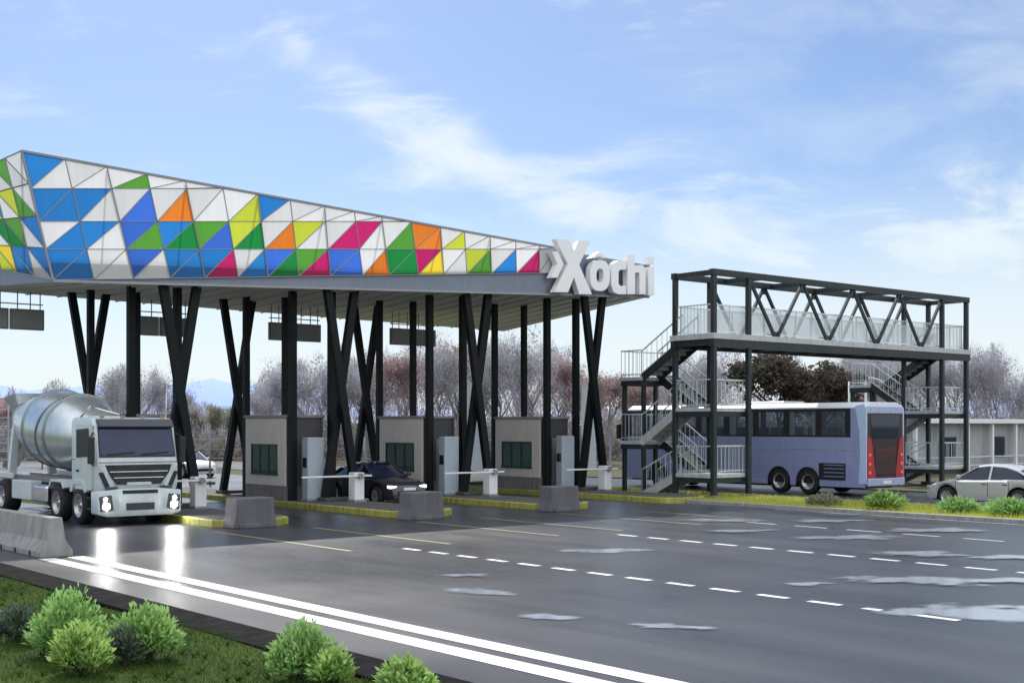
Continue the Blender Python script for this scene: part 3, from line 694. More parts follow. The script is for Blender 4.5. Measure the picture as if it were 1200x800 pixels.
# ------------------------------------------------------------------ coach, rear at y=0, front at y=13.8, left side at x=0
bus = thing('coach', 'long lavender blue coach with red rear lights parked behind the footbridge', 'bus', (43.0, 30.6, 0))
Lb, Wb = 13.8, 2.55
def side_outline():
    pts = [(0.05,.42),(.0,2.35),(Lb-.12,2.35),(Lb,1.4),(Lb-.05,.35)]
    low = []
    for yc in (11.4, 4.35, 2.85):
        arc = [(yc+.62*math.cos(a), .5+.62*math.sin(a)) for a in [math.pi*k/14 for k in range(15)]]
        low += [(yc+.62,.35)]+arc+[(yc-.62,.35)]
    return pts+low+[(.05,.35)]
so = side_outline()[1:]
for x0, x1, lab in ((0,.05,None),(Wb-.05,Wb,None)):
    MB().prism(so, 'x', x0, x1).build('side_panel', BUSB, bus)
b = MB().box(.0-.012, .0, .6, 13.3, 1.86, 1.9).box(-.01, 0, .6, 13.2, 1.12, 1.135)
for y in (6.2,7.6,9.0,10.3): b.box(-.008, 0, y, y+.015, .4, 1.12)
b.build('trim_strip', mat('bus_trim', (.4,.45,.65), .3, .3), bus)
b = MB()
for yc in (11.4, 4.35, 2.85):
    b.box(.08, .9, yc-.64, yc+.64, .45, 1.2)
b.box(.3, Wb-.3, .3, Lb-.4, .3, .5)
b.build('underbody', BLACK, bus)
MB().box(.06, Wb-.06, .1, Lb-.3, 1.1, 1.2).build('floor', BLACK, bus)
rf = MB().rounded([(-.015,3.5),(.02,3.58),(.35,3.76),(Wb-.35,3.76),(Wb-.02,3.58),(Wb+.015,3.5)], 'y', .02, Lb-.35, .05, 3).build('roof', mat('bus_roof', (.62,.66,.72), .4, 0, .05, 2), bus, autosmooth=50)
MB().rounded([(.5,3.72),(.62,3.86),(Wb-.62,3.86),(Wb-.5,3.72)], 'y', 4.5, 6.5, .04).build('air_conditioner', mat('bus_roof', (0,0,0)), rf)
# pillars and panes
ys = [.85,2.3,3.95,5.6,7.25,8.9,10.55,12.2,13.35]
for x0, x1, xp in ((.0,.06,.02),(Wb-.06,Wb,Wb-.03)):
    b = MB()
    for y in ys: b.box(x0+.004, x1-.004, y-.14, y+.14, 2.35, 3.52)
    b.box(x0+.003, x1-.003, .1, Lb-.2, 2.33, 2.42); b.box(x0+.003, x1-.003, .1, Lb-.3, 3.42, 3.52)
    b.build('window_pillars', BLACK, bus)
    for a, c in zip(ys[:-1], ys[1:]): MB().box(xp, xp+.01, a+.11, c-.11, 2.42, 3.42).build('window', GLB, bus)
    MB().box(x0-.004, x1+.004, .0, .72, 2.35, 3.52, .01).build('rear_quarter', BUSB, bus)
    MB().rounded([(-.03,.5),(.34,.5),(.26,1.6),(.3,2.6),(.5,3.6),(.1,3.68),(-.03,3.5)], 'x', x0-.012, x1+.012, .01).build('rear_corner', BUSL, bus)
b = MB()
rs = random.Random(4)
for i in range(12):
    for x in (.2,.68,1.45,1.93):
        y = .9+i*.98; b.box(x, x+.44, y, y+.14, 1.6, 2.75, .05); b.box(x, x+.44, y+.14, y+.58, 1.5, 1.68, .05)
b.build('seats', SEATM, bus)
b = MB()
for y, w in ((2.45,.22),(3.6,.3),(5.72,.2),(6.8,.38),(8.55,.3),(10.2,.3),(10.66,.25)): b.box(.1, .14, y, y+w, 2.42, 3.42)
b.build('curtains', mat('curtain', (.5,.52,.55), .9, 0, .12, 14), bus)
# front
MB().rounded([(Lb-.28,.35),(Lb-.02,.4),(Lb+.02,1.3),(Lb-.1,1.45),(Lb-.28,1.45)], 'x', .02, Wb-.02, .04).build('front_panel', BUSB, bus)
MB().add([(.08,Lb-.02,1.45),(Wb-.08,Lb-.02,1.45),(Wb-.1,Lb-.4,3.45),(.1,Lb-.4,3.45)], [(0,1,2,3)]).build('windscreen', GLB, bus)
for x in (-.35, Wb+.1): MB().box(x, x+.25, Lb-.1, Lb+.05, 2.2, 2.9, .04).build('mirror', BLACK, bus)
# rear
MB().box(.05, Wb-.05, -.02, .06, .45, 3.55, .02).build('rear_panel', mat('rear_maroon', (.025,.006,.008), .5, coat=.2), bus)
MB().box(.08, Wb-.08, -.04, .02, 3.3, 3.58, .02).build('rear_spoiler', mat('bus_trim', (0,0,0)), bus)
MB().add([(.4,-.03,2.3),(Wb-.4,-.03,2.3),(Wb-.3,-.03,3.25),(.3,-.03,3.25)], [(0,1,2,3)]).build('rear_window', GLD, bus)
MB().prism([(.05,.5),(.62,.5),(.55,1.1),(.4,1.9),(.3,2.3),(.05,2.4)], 'y', -.05, .0).build('rear_wing', BUSR, bus)
MB().prism([(Wb-.05,.5),(Wb-.62,.5),(Wb-.55,1.1),(Wb-.4,1.9),(Wb-.3,2.3),(Wb-.05,2.4)], 'y', -.05, .0).build('rear_wing', BUSR, bus)
el = MB().box(.58, Wb-.58, -.045, 0, .85, 1.9, .02).build('engine_lid', mat('deep_red', (.05,.006,.008), .45, coat=.2), bus)
b = MB()
for z in (1.05,1.18,1.31,1.44): b.box(.75, Wb-.75, -.055, -.03, z, z+.05)
b.build('vent_slats', BLACK, el)
MB().box(Wb/2-.28, Wb/2+.28, -.135, -.11, .48, .62, .005).build('number_plate', WHITE, bus)
MB().rounded([(.05,.4),(Wb-.05,.4),(Wb-.05,.72),(.05,.72)], 'y', -.12, .02, .04).build('rear_bumper', mat('bus_trim', (0,0,0)), bus)
for x in (.1, Wb-.3):
    tl_ = MB().rounded([(x,.8),(x+.2,.8),(x+.17,1.95),(x+.03,1.95)], 'y', -.07, -.02, .02).build('tail_lamp', mat('lamp_red', (.45,.02,.03), .25, coat=.5), bus)
    for z in (.95, 1.3, 1.65): MB().tube((x+.1,-.078,z), (x+.1,-.06,z), .06, n=14).build('lens', REDL, tl_)
b = MB()
b.box(-.03, -.004, .95, 2.25, .62, 1.3, .01)
eg = b.build('engine_grille', BLACK, bus)
b = MB()
for z in (.74,.9,1.06,1.2): b.box(-.045, -.025, 1.0, 2.0, z, z+.04)
b.build('grille_slats', mat('slat', (.2,.22,.34), .4), eg)
for yc in (11.4, 4.35, 2.85):
    wheel(bus, .2, yc, .5, .32, -1, depth=.1); wheel(bus, Wb-.2, yc, .5, .32, 1, depth=.1)
MB().rounded([(-.02,.35),(-.02,.55),(.1,.55),(.1,.35)], 'y', 5.1, 10.6, .02).build('side_skirt', mat('skirt', (.3,.32,.4), .4), bus)

# ------------------------------------------------------------------ saloon cars, nose at +y, origin under the centre
def make_car(name, lab, loc, rz, paint, lamp):
    r = thing(name, lab, 'car', loc, rz)
    Lc, W = 4.5, .9
    wy = (1.36, -1.34); rw = .33
    def zbot(y):
        z = .24
        for c in wy:
            d_ = abs(y-c)
            if d_ < .43: z = max(z, .33+math.sqrt(.43**2-d_**2)*.98)
        return z
    def ztop(y):   # bonnet, belt and boot line
        pts = [(-2.25,.72),(-2.2,.9),(-1.9,1.0),(-1.2,1.0),(0,.96),(.95,.93),(1.6,.86),(2.0,.76),(2.2,.62),(2.25,.48)]
        for (a, za), (c, zc) in zip(pts, pts[1:]):
            if a <= y <= c: return za+(zc-za)*(y-a)/(c-a)
        return .5
    def hw(y):
        e = abs(y)/2.25; return W*(1-.22*e**5)
    st = sorted(set([-2.25,-2.22,-2.12,-2.0]+[-1.9+.06*i for i in range(64)]+[2.0,2.12,2.2,2.25]+[c+s_*.43 for c in wy for s_ in (-1,1)]))
    st = [y for y in st if -2.25 <= y <= 2.25]
    b = MB(); rings = []
    for y in st:
        w = hw(y); zb, zt = zbot(y), ztop(y)
        zb = min(zb, zt-.06); zm = zb+(zt-zb)*.45
        half = [(w*.94,zb),(w,max(zm, zb+.02)),(w*.985,zt-.1*(zt-zb)),(w*.9,zt-.01),(w*.45,zt+.035),(0,zt+.045)]
        rings.append([(x,y,z) for x, z in half]+[(-x,y,z) for x, z in half[-2::-1]])
    n = len(rings[0])
    for rg in rings: b.v += rg
    for i in range(len(rings)-1):
        for j in range(n-1): b.f.append([i*n+j, i*n+j+1, (i+1)*n+j+1, (i+1)*n+j]); b.mi.append(0); b.sm.append(True)
    b.f.append(list(range(n))); b.f.append([(len(rings)-1)*n+j for j in reversed(range(n))]); b.mi += [0,0]; b.sm += [False, False]
    body = b.build('body', paint, r, autosmooth=38)
    MB().box(-.7, .7, -2.0, 2.0, .2, .6).build('underbody', BLACK, r)
    # greenhouse
    G = [(-1.75,1.01,.66,1.02),(-1.25,1.3,.6,1.0),(-.75,1.44,.57,1.0),(-.1,1.48,.56,.98),(.3,1.43,.57,.96),(1.05,.97,.68,.96)]   # y, roof z, roof half width, belt z
    b = MB()
    for y, zr, wr, zb in G:
        wb = .78; b.v += [(wb,y,zb-.03),(wr,y,max(zr-.05, zb-.02)),(wr*.8,y,zr),(-wr*.8,y,zr),(-wr,y,max(zr-.05, zb-.02)),(-wb,y,zb-.03)]
    for i in range(len(G)-1):
        for j in range(5): b.f.append([i*6+j, i*6+j+1, (i+1)*6+j+1, (i+1)*6+j]); b.mi.append(0); b.sm.append(True)
    b.build('windows', GLD, r, autosmooth=30)
    b = MB()
    Gr = [g_ for g_ in G if -1.3 < g_[0] < .35]
    for y, zr, wr, zb in Gr: b.v += [(wr+.012,y,zr-.06),(wr*.8,y,zr+.015),(0,y,zr+.03),(-wr*.8,y,zr+.015),(-wr-.012,y,zr-.06)]
    for i in range(len(Gr)-1):
        for j in range(4): b.f.append([i*5+j, i*5+j+1, (i+1)*5+j+1, (i+1)*5+j]); b.mi.append(0); b.sm.append(True)
    for sx in (-1,1):
        b.bar((sx*.585,.3,1.39), (sx*.74,1.05,.97), .06, .03); b.bar((sx*.61,-1.25,1.26), (sx*.72,-1.78,1.0), .14, .03); b.bar((sx*.595,-.25,1.43), (sx*.79,-.25,.96), .07, .03)
    b.build('roof', paint, r)
    for sx in (-1,1):
        for y in wy: wheel(r, sx*.77, y, rw, .22, sx, spokes=9, depth=.05)
        h = MB().rounded([(sx*.48,.58),(sx*.78,.6),(sx*.8,.7),(sx*.5,.68)], 'y', 2.0, 2.19, .015).build('headlight', lamp, r)
        MB().box(sx*.74-.08, sx*.74+.08, -2.26, -2.1, .78, .9, .02).build('tail_lamp', mat('tail_red', (.3,.02,.02), .3), r)
        m_ = MB().box(sx*.93-.09, sx*.93+.09, .78, .9, .98, 1.1, .03).build('mirror', paint, r)
        b = MB()
        for y in (.98, -.25, -1.02): b.box(sx*.902-.004, sx*.902+.004, y, y+.012, .4, .9)
        for y in (-.18,-.95): b.box(sx*.9-.012, sx*.9+.018, y, y+.16, .8, .83)
        b.build('door_lines', BLACK, r)
    MB().box(-.5, .5, 2.2, 2.262, .36, .5, .01).build('grille', BLACK, r)
    MB().box(-.26, .26, 2.25, 2.275, .52, .62, .005).build('number_plate', WHITE, r)
    return r
LAMP0 = mat('lamp_clear', (.6,.62,.66), .1, .3)
make_car('parked_car', 'silver saloon car standing on the service road at the right edge', (41.5, 24.18, -.01), 0, SILVER, LAMP0)
make_car('oncoming_car', 'dark saloon car with lit headlights between two toll booths', (26.05, 39.95, 0), math.pi, CARDK, HEADS)
make_car('waiting_car', 'white car far behind the left crossed columns', (31.0, 66.5, 0), math.pi, mat('car_white', (.7,.71,.74), .3, 0, .05, 3, coat=.5), LAMP0)

# ------------------------------------------------------------------ footbridge (root at the near left post foot)
fb = thing('footbridge', 'dark steel truss footbridge with zigzag stair towers at both ends', 'bridge', (36.9, 33.1, 0))
Lg, Wd = 17.4, 2.0
ZD, ZT = 6.1, 8.78
for s in (0, 2.0, 15.4, 17.4):
    for t in (0, Wd):
        MB().box(s-.09, s+.09, t-.09, t+.09, 0, ZT-.02, .012).build('post', BRIDGE, fb)
        MB().box(s-.25, s+.25, t-.25, t+.25, .02, .16, .02).build('footing', CONCD, fb)
MB().box(-.16, Lg+.16, -.16, Wd+.16, ZD+.02, ZD+.24, .01).build('deck', DECK, fb)
b = MB()
for t in (0, Wd): b.box(-.14, Lg+.14, t-.13, t+.13, ZD-.28, ZD+.02)
for i in range(12): s = i*Lg/11; b.box(max(-.1, s-.08), min(Lg+.1, s+.08), .14, Wd-.14, ZD-.2, ZD+.01)
b.build('deck_beams', BRIDGE, fb)
b = MB()
for t in (0, Wd): b.box(-.14, Lg+.14, t-.11, t+.11, ZT-.24, ZT, .012)
for i in range(7): s = i*Lg/6; b.box(s-.1, s+.1, .14, Wd-.14, ZT-.22, ZT-.03)
b.build('roof_frame', BRIDGE, fb)
for t in (0, Wd):
    b = MB()
    for k in range(4):
        s0 = 2.0+3.35*k
        b.bar((s0+.06,t,ZT-.26), (s0+1.6,t,ZD+.24), .11, .11, (0,1,0)); b.bar((s0+1.75,t,ZD+.24), (s0+3.29,t,ZT-.26), .11, .11, (0,1,0))
    for k in range(9):
        s0 = 2.0+1.675*k; z = ZT-.36 if k % 2 == 0 else ZD+.33; b.box(s0-.16, s0+.16, t-.02, t+.02, z-.12, z+.12)
    b.build('truss', BRIDGE, fb)
for t in (.18, Wd-.18):
    b = MB()
    for z in (ZD+.34, ZD+1.35): b.bar((.1,t,z), (Lg-.1,t,z), .05)
    for i in range(18): b.bar((.1+i*(Lg-.2)/17,t,ZD+.24), (.1+i*(Lg-.2)/17,t,ZD+1.35), .035)
    rl = b.build('railing', RAIL, fb)
    MB().add([(.1,t,ZD+.36),(Lg-.1,t,ZD+.36),(Lg-.1,t,ZD+1.32),(.1,t,ZD+1.32)], [(0,1,2,3)]).build('glass_panel', GLR, rl, fix=False)
def stair(x0, mirror):
    """switchback stair tower running back from the bridge end"""
    root = MB()
    for t in (3.85, 4.95):
        for s in (.1, Wd-.1): root.box(x0+s-.075, x0+s+.075, t-.075, t+.075, 0, 4.75 if t > 4 else 4.7, .01)
    root = root.build('stair_tower', BRIDGE, fb)
    levels = [6.1, 4.78, 3.5, 2.2, .95, 0.]
    for i, z in enumerate(levels[1:-1]):
        far = (i % 2 == 0)
        y0, y1 = (3.78, 5.02) if far else (.1, 1.9)
        MB().box(x0-.1, x0+Wd+.1, y0, y1, z-.14, z, .01).build('landing', DECK, root)
        MB().box(x0-.08, x0+Wd+.08, y0+.03, y0+.12, z-.34, z-.142).box(x0-.08, x0+Wd+.08, y1-.12, y1-.03, z-.34, z-.142).box(x0-.08,x0,y0+.12,y1-.12,z-.33,z-.143).build('landing_beam', BRIDGE, root)
    for i in range(5):
        za, zb = levels[i], levels[i+1]; out = (i % 2 == 0)
        lane = (0.0, .92) if (i % 2 == 0) != mirror else (1.08, 2.0)
        ya, yb = (1.75, 3.85) if out else (3.85, 1.85)
        if i == 0: ya = 1.6
        xa, xb = x0+lane[0], x0+lane[1]
        n = 7; b = MB()
        for x in (xa, xb): b.bar((x,ya,za-.06), (x,yb,zb-.06), .07, .3)
        st_ = b.build('flight', BRIDGE if i not in (2, 4) else DECK, root)
        b = MB()
        for k in range(n):
            f = (k+.5)/n; y = ya+(yb-ya)*f; z = za+(zb-za)*f; b.box(xa+.04, xb-.04, y-.17, y+.17, z-.03, z+.02)
            yr = y-(.16 if yb > ya else -.16); b.box(xa+.05, xb-.05, yr-.008, yr+.008, z-.02, z+(za-zb)/n)
        b.build('treads', GREYP, st_)
        b = MB()
        for x in (xa, xb):
            b.bar((x,ya,za+1.05), (x,yb,zb+1.05), .045); b.bar((x,ya,za+.15), (x,yb,zb+.15), .03)
            for k in range(9): f = k/8; b.bar((x,ya+(yb-ya)*f,za+(zb-za)*f), (x,ya+(yb-ya)*f,za+(zb-za)*f+1.05), .016)
        b.build('handrail', RAIL, st_)
    for i, z in enumerate(levels[1:-1]):
        far = (i % 2 == 0); b = MB()
        y0, y1 = (3.82, 4.98) if far else (.14, 1.86); ye = y1 if far else y0
        def fence(p, q):
            b.bar((*p,z+1.08), (*q,z+1.08), .045); b.bar((*p,z+.12), (*q,z+.12), .03)
            m_ = max(2, int(math.dist(p, q)/.21))
            for k in range(m_+1): f = k/m_; x, y = p[0]+(q[0]-p[0])*f, p[1]+(q[1]-p[1])*f; b.bar((x,y,z), (x,y,z+1.08), .014)
        fence((x0-.06,ye), (x0+Wd+.06,ye)); fence((x0-.06,y0), (x0-.06,y1)); fence((x0+Wd+.06,y0), (x0+Wd+.06,y1))
        b.build('landing_railing', RAIL, root)
    return root
stair(0, False); stair(15.4, True)
for x in (0, Lg):    # end rails of the deck
    b = MB()
    b.bar((x,.15,ZD+1.35), (x,Wd-.15,ZD+1.35), .05)
    for k in range(11): b.bar((x,.15+k*.17,ZD+.24), (x,.15+k*.17,ZD+1.35), .02)
    b.build('end_railing', RAIL, fb)

# ------------------------------------------------------------------ background buildings
wb = thing('low_building', 'long low white framed building behind the silver car', 'building', (64.5, 42.6, 0))
MB().box(0, 34, .4, 6, 0, 3.0).build('wall', mat('render_grey', (.36,.38,.4), .7, 0, .1, 1.5, grime=.2), wb)
MB().box(-.4, 34.4, -.3, 6.4, 2.95, 3.22, .03).build('roof', WHITE, wb)
for i in range(12):
    x = .1+i*2.72; MB().box(x-.1, x+.1, -.1, .1, 0, 2.95, .01).build('porch_post', WHITE, wb)
    w = MB(); 
    if i % 2 == 1:
        w.box(x+.5, x+2.1, .34, .41, .9, 2.2); wf = w.build('window', GREYP, wb)
        MB().box(x+.56, x+2.04, .325, .345, .97, 2.13).build('pane', GLD, wf)
b = MB()
for z in (.45, .95): b.bar((0,0,z), (33,0,z), .05)
b.build('porch_rail', WHITE, wb)
sh = thing('arched_shelter', 'white arched shelter roof showing above the rear of the coach', 'shelter', (55.5, 39.2, 0))
b = MB(); n = 12
for i in range(n):
    a0, a1 = R(-10+105*i/n), R(-10+105*(i+1)/n)
    p = lambda a, r_: (2.6*math.cos(a)*r_, 3.2+2.1*math.sin(a)*r_)
    q0, q1, q2, q3 = p(a0,1), p(a1,1), p(a1,.95), p(a0,.95)
    b.smooth = True
    b.add([(q[0],y,q[1]) for y in (0, 1.3) for q in (q0,q1,q2,q3)], [(0,1,5,4),(3,7,6,2),(0,3,2,1),(4,5,6,7)])
b.build('roof', WHITE, sh)
for x in (-.2, 2.5):
    for y in (.15, 1.15): MB().tube((x,y,0), (x,y,5.1 if x < 0 else 3.2), .06, n=8).build('post', WHITE, sh)

# ------------------------------------------------------------------ trees
def tree_mesh(seed, h, spread, nleaf, lsize, twig, base=.28, squash=1., clumps=26, thin=.35):
    """tapered trunk with limbs, and a crown of many small leaf faces in uneven clumps; heights in metres"""
    rnd = random.Random(seed); tr = MB(); cr = MB()
    def limb(p, d, ln, r, lev, tips):
        p = Vector(p); d = Vector(d).normalized(); n = 3
        for i in range(n):
            q = p+d*ln/n; tr.tube(p, q, r*(1-.22*i), r*(1-.22*(i+1)), 6 if lev < 2 else 4, cap=False); p = q
            d = (d+Vector((rnd.uniform(-.22,.22), rnd.uniform(-.22,.22), rnd.uniform(-.05,.2)))).normalized()
        tips.append(p)
        if lev < 3:
            for k in range(3 if lev else 6):
                a = rnd.uniform(0, 6.28); t = rnd.uniform(.45, 1.05) if lev else .7
                nd = (d*.65+Vector((math.cos(a)*spread, math.sin(a)*spread, rnd.uniform(-.05,.55)))).normalized()
                limb(p-d*ln*rnd.uniform(0, .4), nd, ln*rnd.uniform(.5,.72), r*.5, lev+1, tips)
    tips = []
    limb((0,0,-.05), (rnd.uniform(-.05,.05), rnd.uniform(-.05,.05), 1), h*.42, h*.022, 0, tips)
    zmax = max(t.z for t in tips); k = (h*.93)/zmax
    tr.v = [(v[0], v[1], v[2]*k*squash if v[2] > 0 else v[2]) for v in tr.v]
    tips = [Vector((t.x, t.y, t.z*k*squash)) for t in tips if t.z*k > base*h]
    cl = [(t+Vector((rnd.gauss(0,.04*h), rnd.gauss(0,.04*h), rnd.gauss(0,.03*h))), h*rnd.uniform(.045,.105)) for t in rnd.sample(tips, min(len(tips), clumps))]
    for i in range(nleaf):
        c, rr = rnd.choice(cl)
        u = Vector((rnd.gauss(0,1), rnd.gauss(0,1), rnd.gauss(0,.8)))
        p = c+u.normalized()*rr*rnd.random()**.5*1.25
        a = Vector((rnd.gauss(0,1), rnd.gauss(0,1), rnd.gauss(0,1))).normalized(); bb = a.orthogonal().normalized()
        if rnd.random() < twig:
            d = ((p-c).normalized()+Vector((0,0,.8))+a*.5).normalized()*lsize*rnd.uniform(2,5); w = bb*lsize*.09
            cr.m = rnd.randrange(3); cr.add([p-w, p+w, p+d], [(0,1,2)])
        else:
            s = lsize*rnd.uniform(.5,1.2); cr.m = rnd.randrange(3)
            cr.add([p-a*s, p-bb*s*.6, p+a*s, p+bb*s*.6], [(0,1,2,3)])
    return tr, cr
def tree(name, lab, loc, mats, tm, group=None, **k):
    r = thing(name, lab, 'tree', loc, random.uniform(0,6), group)
    tr, cr = tree_mesh(**k)
    tr.build('trunk', tm, r, fix=False); cr.build('crown', mats, r, fix=False)
    return r
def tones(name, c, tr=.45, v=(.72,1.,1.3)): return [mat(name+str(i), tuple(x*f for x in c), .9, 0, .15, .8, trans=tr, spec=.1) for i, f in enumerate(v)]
LIL = tones('lilac_haze_twig', (.37,.36,.405), .5, (.82,1.,1.18)); GRY = tones('grey_haze_twig', (.37,.375,.41), .5, (.82,1.,1.18)); RUST = tones('rust_haze_leaf', (.36,.27,.27), .5, (.82,1.,1.18)); OLV = tones('olive_leaf', (.24,.25,.17))  # pale lilac, grey and rust tones have the distance haze painted in
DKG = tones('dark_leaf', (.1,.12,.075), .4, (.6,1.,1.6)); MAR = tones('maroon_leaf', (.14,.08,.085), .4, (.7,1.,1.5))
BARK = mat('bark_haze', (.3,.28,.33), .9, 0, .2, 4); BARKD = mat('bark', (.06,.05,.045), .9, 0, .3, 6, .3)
def cam2w(u, Y):
    X = (u-600)/1508*Y; return (.775*X+.632*Y, -.632*X+.775*Y)
kinds = [('bare_tree', 'hazy lilac bare tree in the distant treeline', LIL), ('bare_tree', 'hazy grey bare tree in the distant treeline', GRY), ('autumn_tree', 'rust brown autumn tree in the distant treeline', RUST), ('olive_tree', 'low olive green tree in the distant treeline', OLV)]
proto = []
for ki, (nm, lab, ms) in enumerate(kinds):
    for sd in range(2 if ki < 2 else 1):
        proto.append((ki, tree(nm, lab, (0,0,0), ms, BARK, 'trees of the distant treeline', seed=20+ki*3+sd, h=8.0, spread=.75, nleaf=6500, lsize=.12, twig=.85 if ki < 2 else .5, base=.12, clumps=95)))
# azimuth, depth, height, kind
TL = [(15,120,6,1),(45,118,6,0),(75,122,6.5,1),(112,105,7.3,0),(140,100,7.6,1),(165,103,7.4,0),(190,108,7.3,0),(215,120,6,1),(232,112,4.2,3),(252,108,4.6,3),(272,112,5,3),(295,104,6.6,0),(316,108,7.3,1),(338,100,8,0),(362,98,8.4,0),(386,103,8.2,1),(410,99,8.6,0),(432,104,8.8,1),(452,100,9,0),(474,97,9.1,2),(497,101,9.6,0),(518,96,9.6,1),(540,100,9.3,2),(560,104,9.6,0),(582,98,9.9,1),(604,92,10.2,1),(628,97,9.7,0),(650,101,9.0,0),(672,96,8.3,2),(694,90,6.4,2),(716,92,6.2,2),(738,94,6.2,2),(760,92,6.0,2),(778,100,8,1),(800,96,8.4,0),(822,99,8.6,1),(846,102,9,0),(986,102,9.0,0),(1008,99,9.6,1),(1032,103,9.6,0),(1054,100,9.1,0),(1076,104,9.2,1),(1098,108,9.4,0),(1120,104,9.0,1),(1144,100,9.7,0),(1166,105,9.2,0),(1188,101,7.7,1),(1212,105,7.5,0),(1240,103,8.2,1),
      (330,128,9.5,0),(400,130,9.8,1),(470,128,10.5,0),(550,126,11,0),(640,128,11,0),(1020,130,11,1),(1090,132,11.5,0),(1150,128,11,1),(150,132,9,1),
      (-25,118,6.5,2),(5,108,5,2),(-60,120,7,0),(1280,104,8.5,0),(1330,106,8.6,1)]
rnd = random.Random(5); seen = set()
for u, Y, h, ki in TL:
    x, y = cam2w(u+rnd.uniform(-4,4), Y)
    cands = [p for p in proto if p[0] == ki]; idx = rnd.randrange(len(cands)); src = cands[idx][1]
    sc = h/8.0*.95; S = (sc*rnd.uniform(.6,.95), sc*rnd.uniform(.6,.95), sc*rnd.uniform(.95,1.12))
    if src.name not in seen:
        seen.add(src.name); src.location = (x, y, -.03); src.scale = S
    else: dup(src, (x, y, -.03), rnd.uniform(0,6.28), None, scale=S)
# undergrowth closing the foot of the wood
rnd = random.Random(9); b = MB()
for _ in range(45000):
    u = rnd.uniform(-120, 1330); Y = rnd.uniform(104, 126); x, y = cam2w(u, Y); z = abs(rnd.gauss(0, 1.75 if u > 290 else .9)); z = min(z, rnd.uniform(2.4, 3.6) if u > 290 else rnd.uniform(1.2, 2.1))
    a = Vector((rnd.gauss(0,1), rnd.gauss(0,1), rnd.gauss(0,1))).normalized(); bb = a.orthogonal().normalized(); s = rnd.uniform(.12,.4); b.m = rnd.randrange(4); p = Vector((x,y,z))
    b.add([p-a*s, p-bb*s*.6, p+a*s, p+bb*s*.6], [(0,1,2,3)])
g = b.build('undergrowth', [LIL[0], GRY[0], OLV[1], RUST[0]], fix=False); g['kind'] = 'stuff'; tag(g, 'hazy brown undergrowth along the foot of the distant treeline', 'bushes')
# the wood behind them, thin stems and twigs that read as one mass
rnd = random.Random(31); b = MB(); prof = sorted((u, h*.98) for u, Y, h, k in TL)
for _ in range(95000):
    u = rnd.uniform(-150, 1350); Y = rnd.uniform(110, 140)
    hh = next((h0+(h1_-h0)*(u-u0)/max(1e-3, u1-u0) for (u0, h0), (u1, h1_) in zip(prof, prof[1:]) if u0 <= u <= u1), 6.5)
    hh *= (.8+.22*math.sin(u*.11+1.3*math.sin(u*.037)))*(Y/112)
    z = hh*rnd.random()**.75; x, y = cam2w(u, Y); ln = rnd.uniform(.3,1.0)*(1.15-z/hh*.6); w = rnd.uniform(.02,.055)
    lx, ly = rnd.gauss(0,.28)*ln, rnd.gauss(0,.28)*ln; a = rnd.uniform(0,6.28); dx, dy = math.cos(a)*w, math.sin(a)*w
    b.m = rnd.choice((0,0,1,1,2,2,3)); b.add([(x-dx,y-dy,z),(x+dx,y+dy,z),(x+lx,y+ly,z+ln)], [(0,1,2)])
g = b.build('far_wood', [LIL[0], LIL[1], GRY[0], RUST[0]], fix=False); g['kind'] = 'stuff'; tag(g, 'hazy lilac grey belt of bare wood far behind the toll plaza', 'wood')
# big dark tree behind the coach
x, y = cam2w(915, 74)
tree('leafy_tree', 'dark green and maroon leafy tree rising behind the coach', (x, y, 0), [DKG[0], DKG[1], MAR[1]], BARKD, seed=77, h=7.3, spread=1.15, nleaf=9000, lsize=.16, twig=.05, base=.22, clumps=75)
x, y = cam2w(958, 77)
tree('leafy_tree', 'smaller maroon leaved tree behind the coach windows', (x, y, 0), [DKG[0], MAR[0], MAR[2]], BARKD, seed=78, h=6.3, spread=1.1, nleaf=5500, lsize=.16, twig=.05, base=.2, clumps=55)

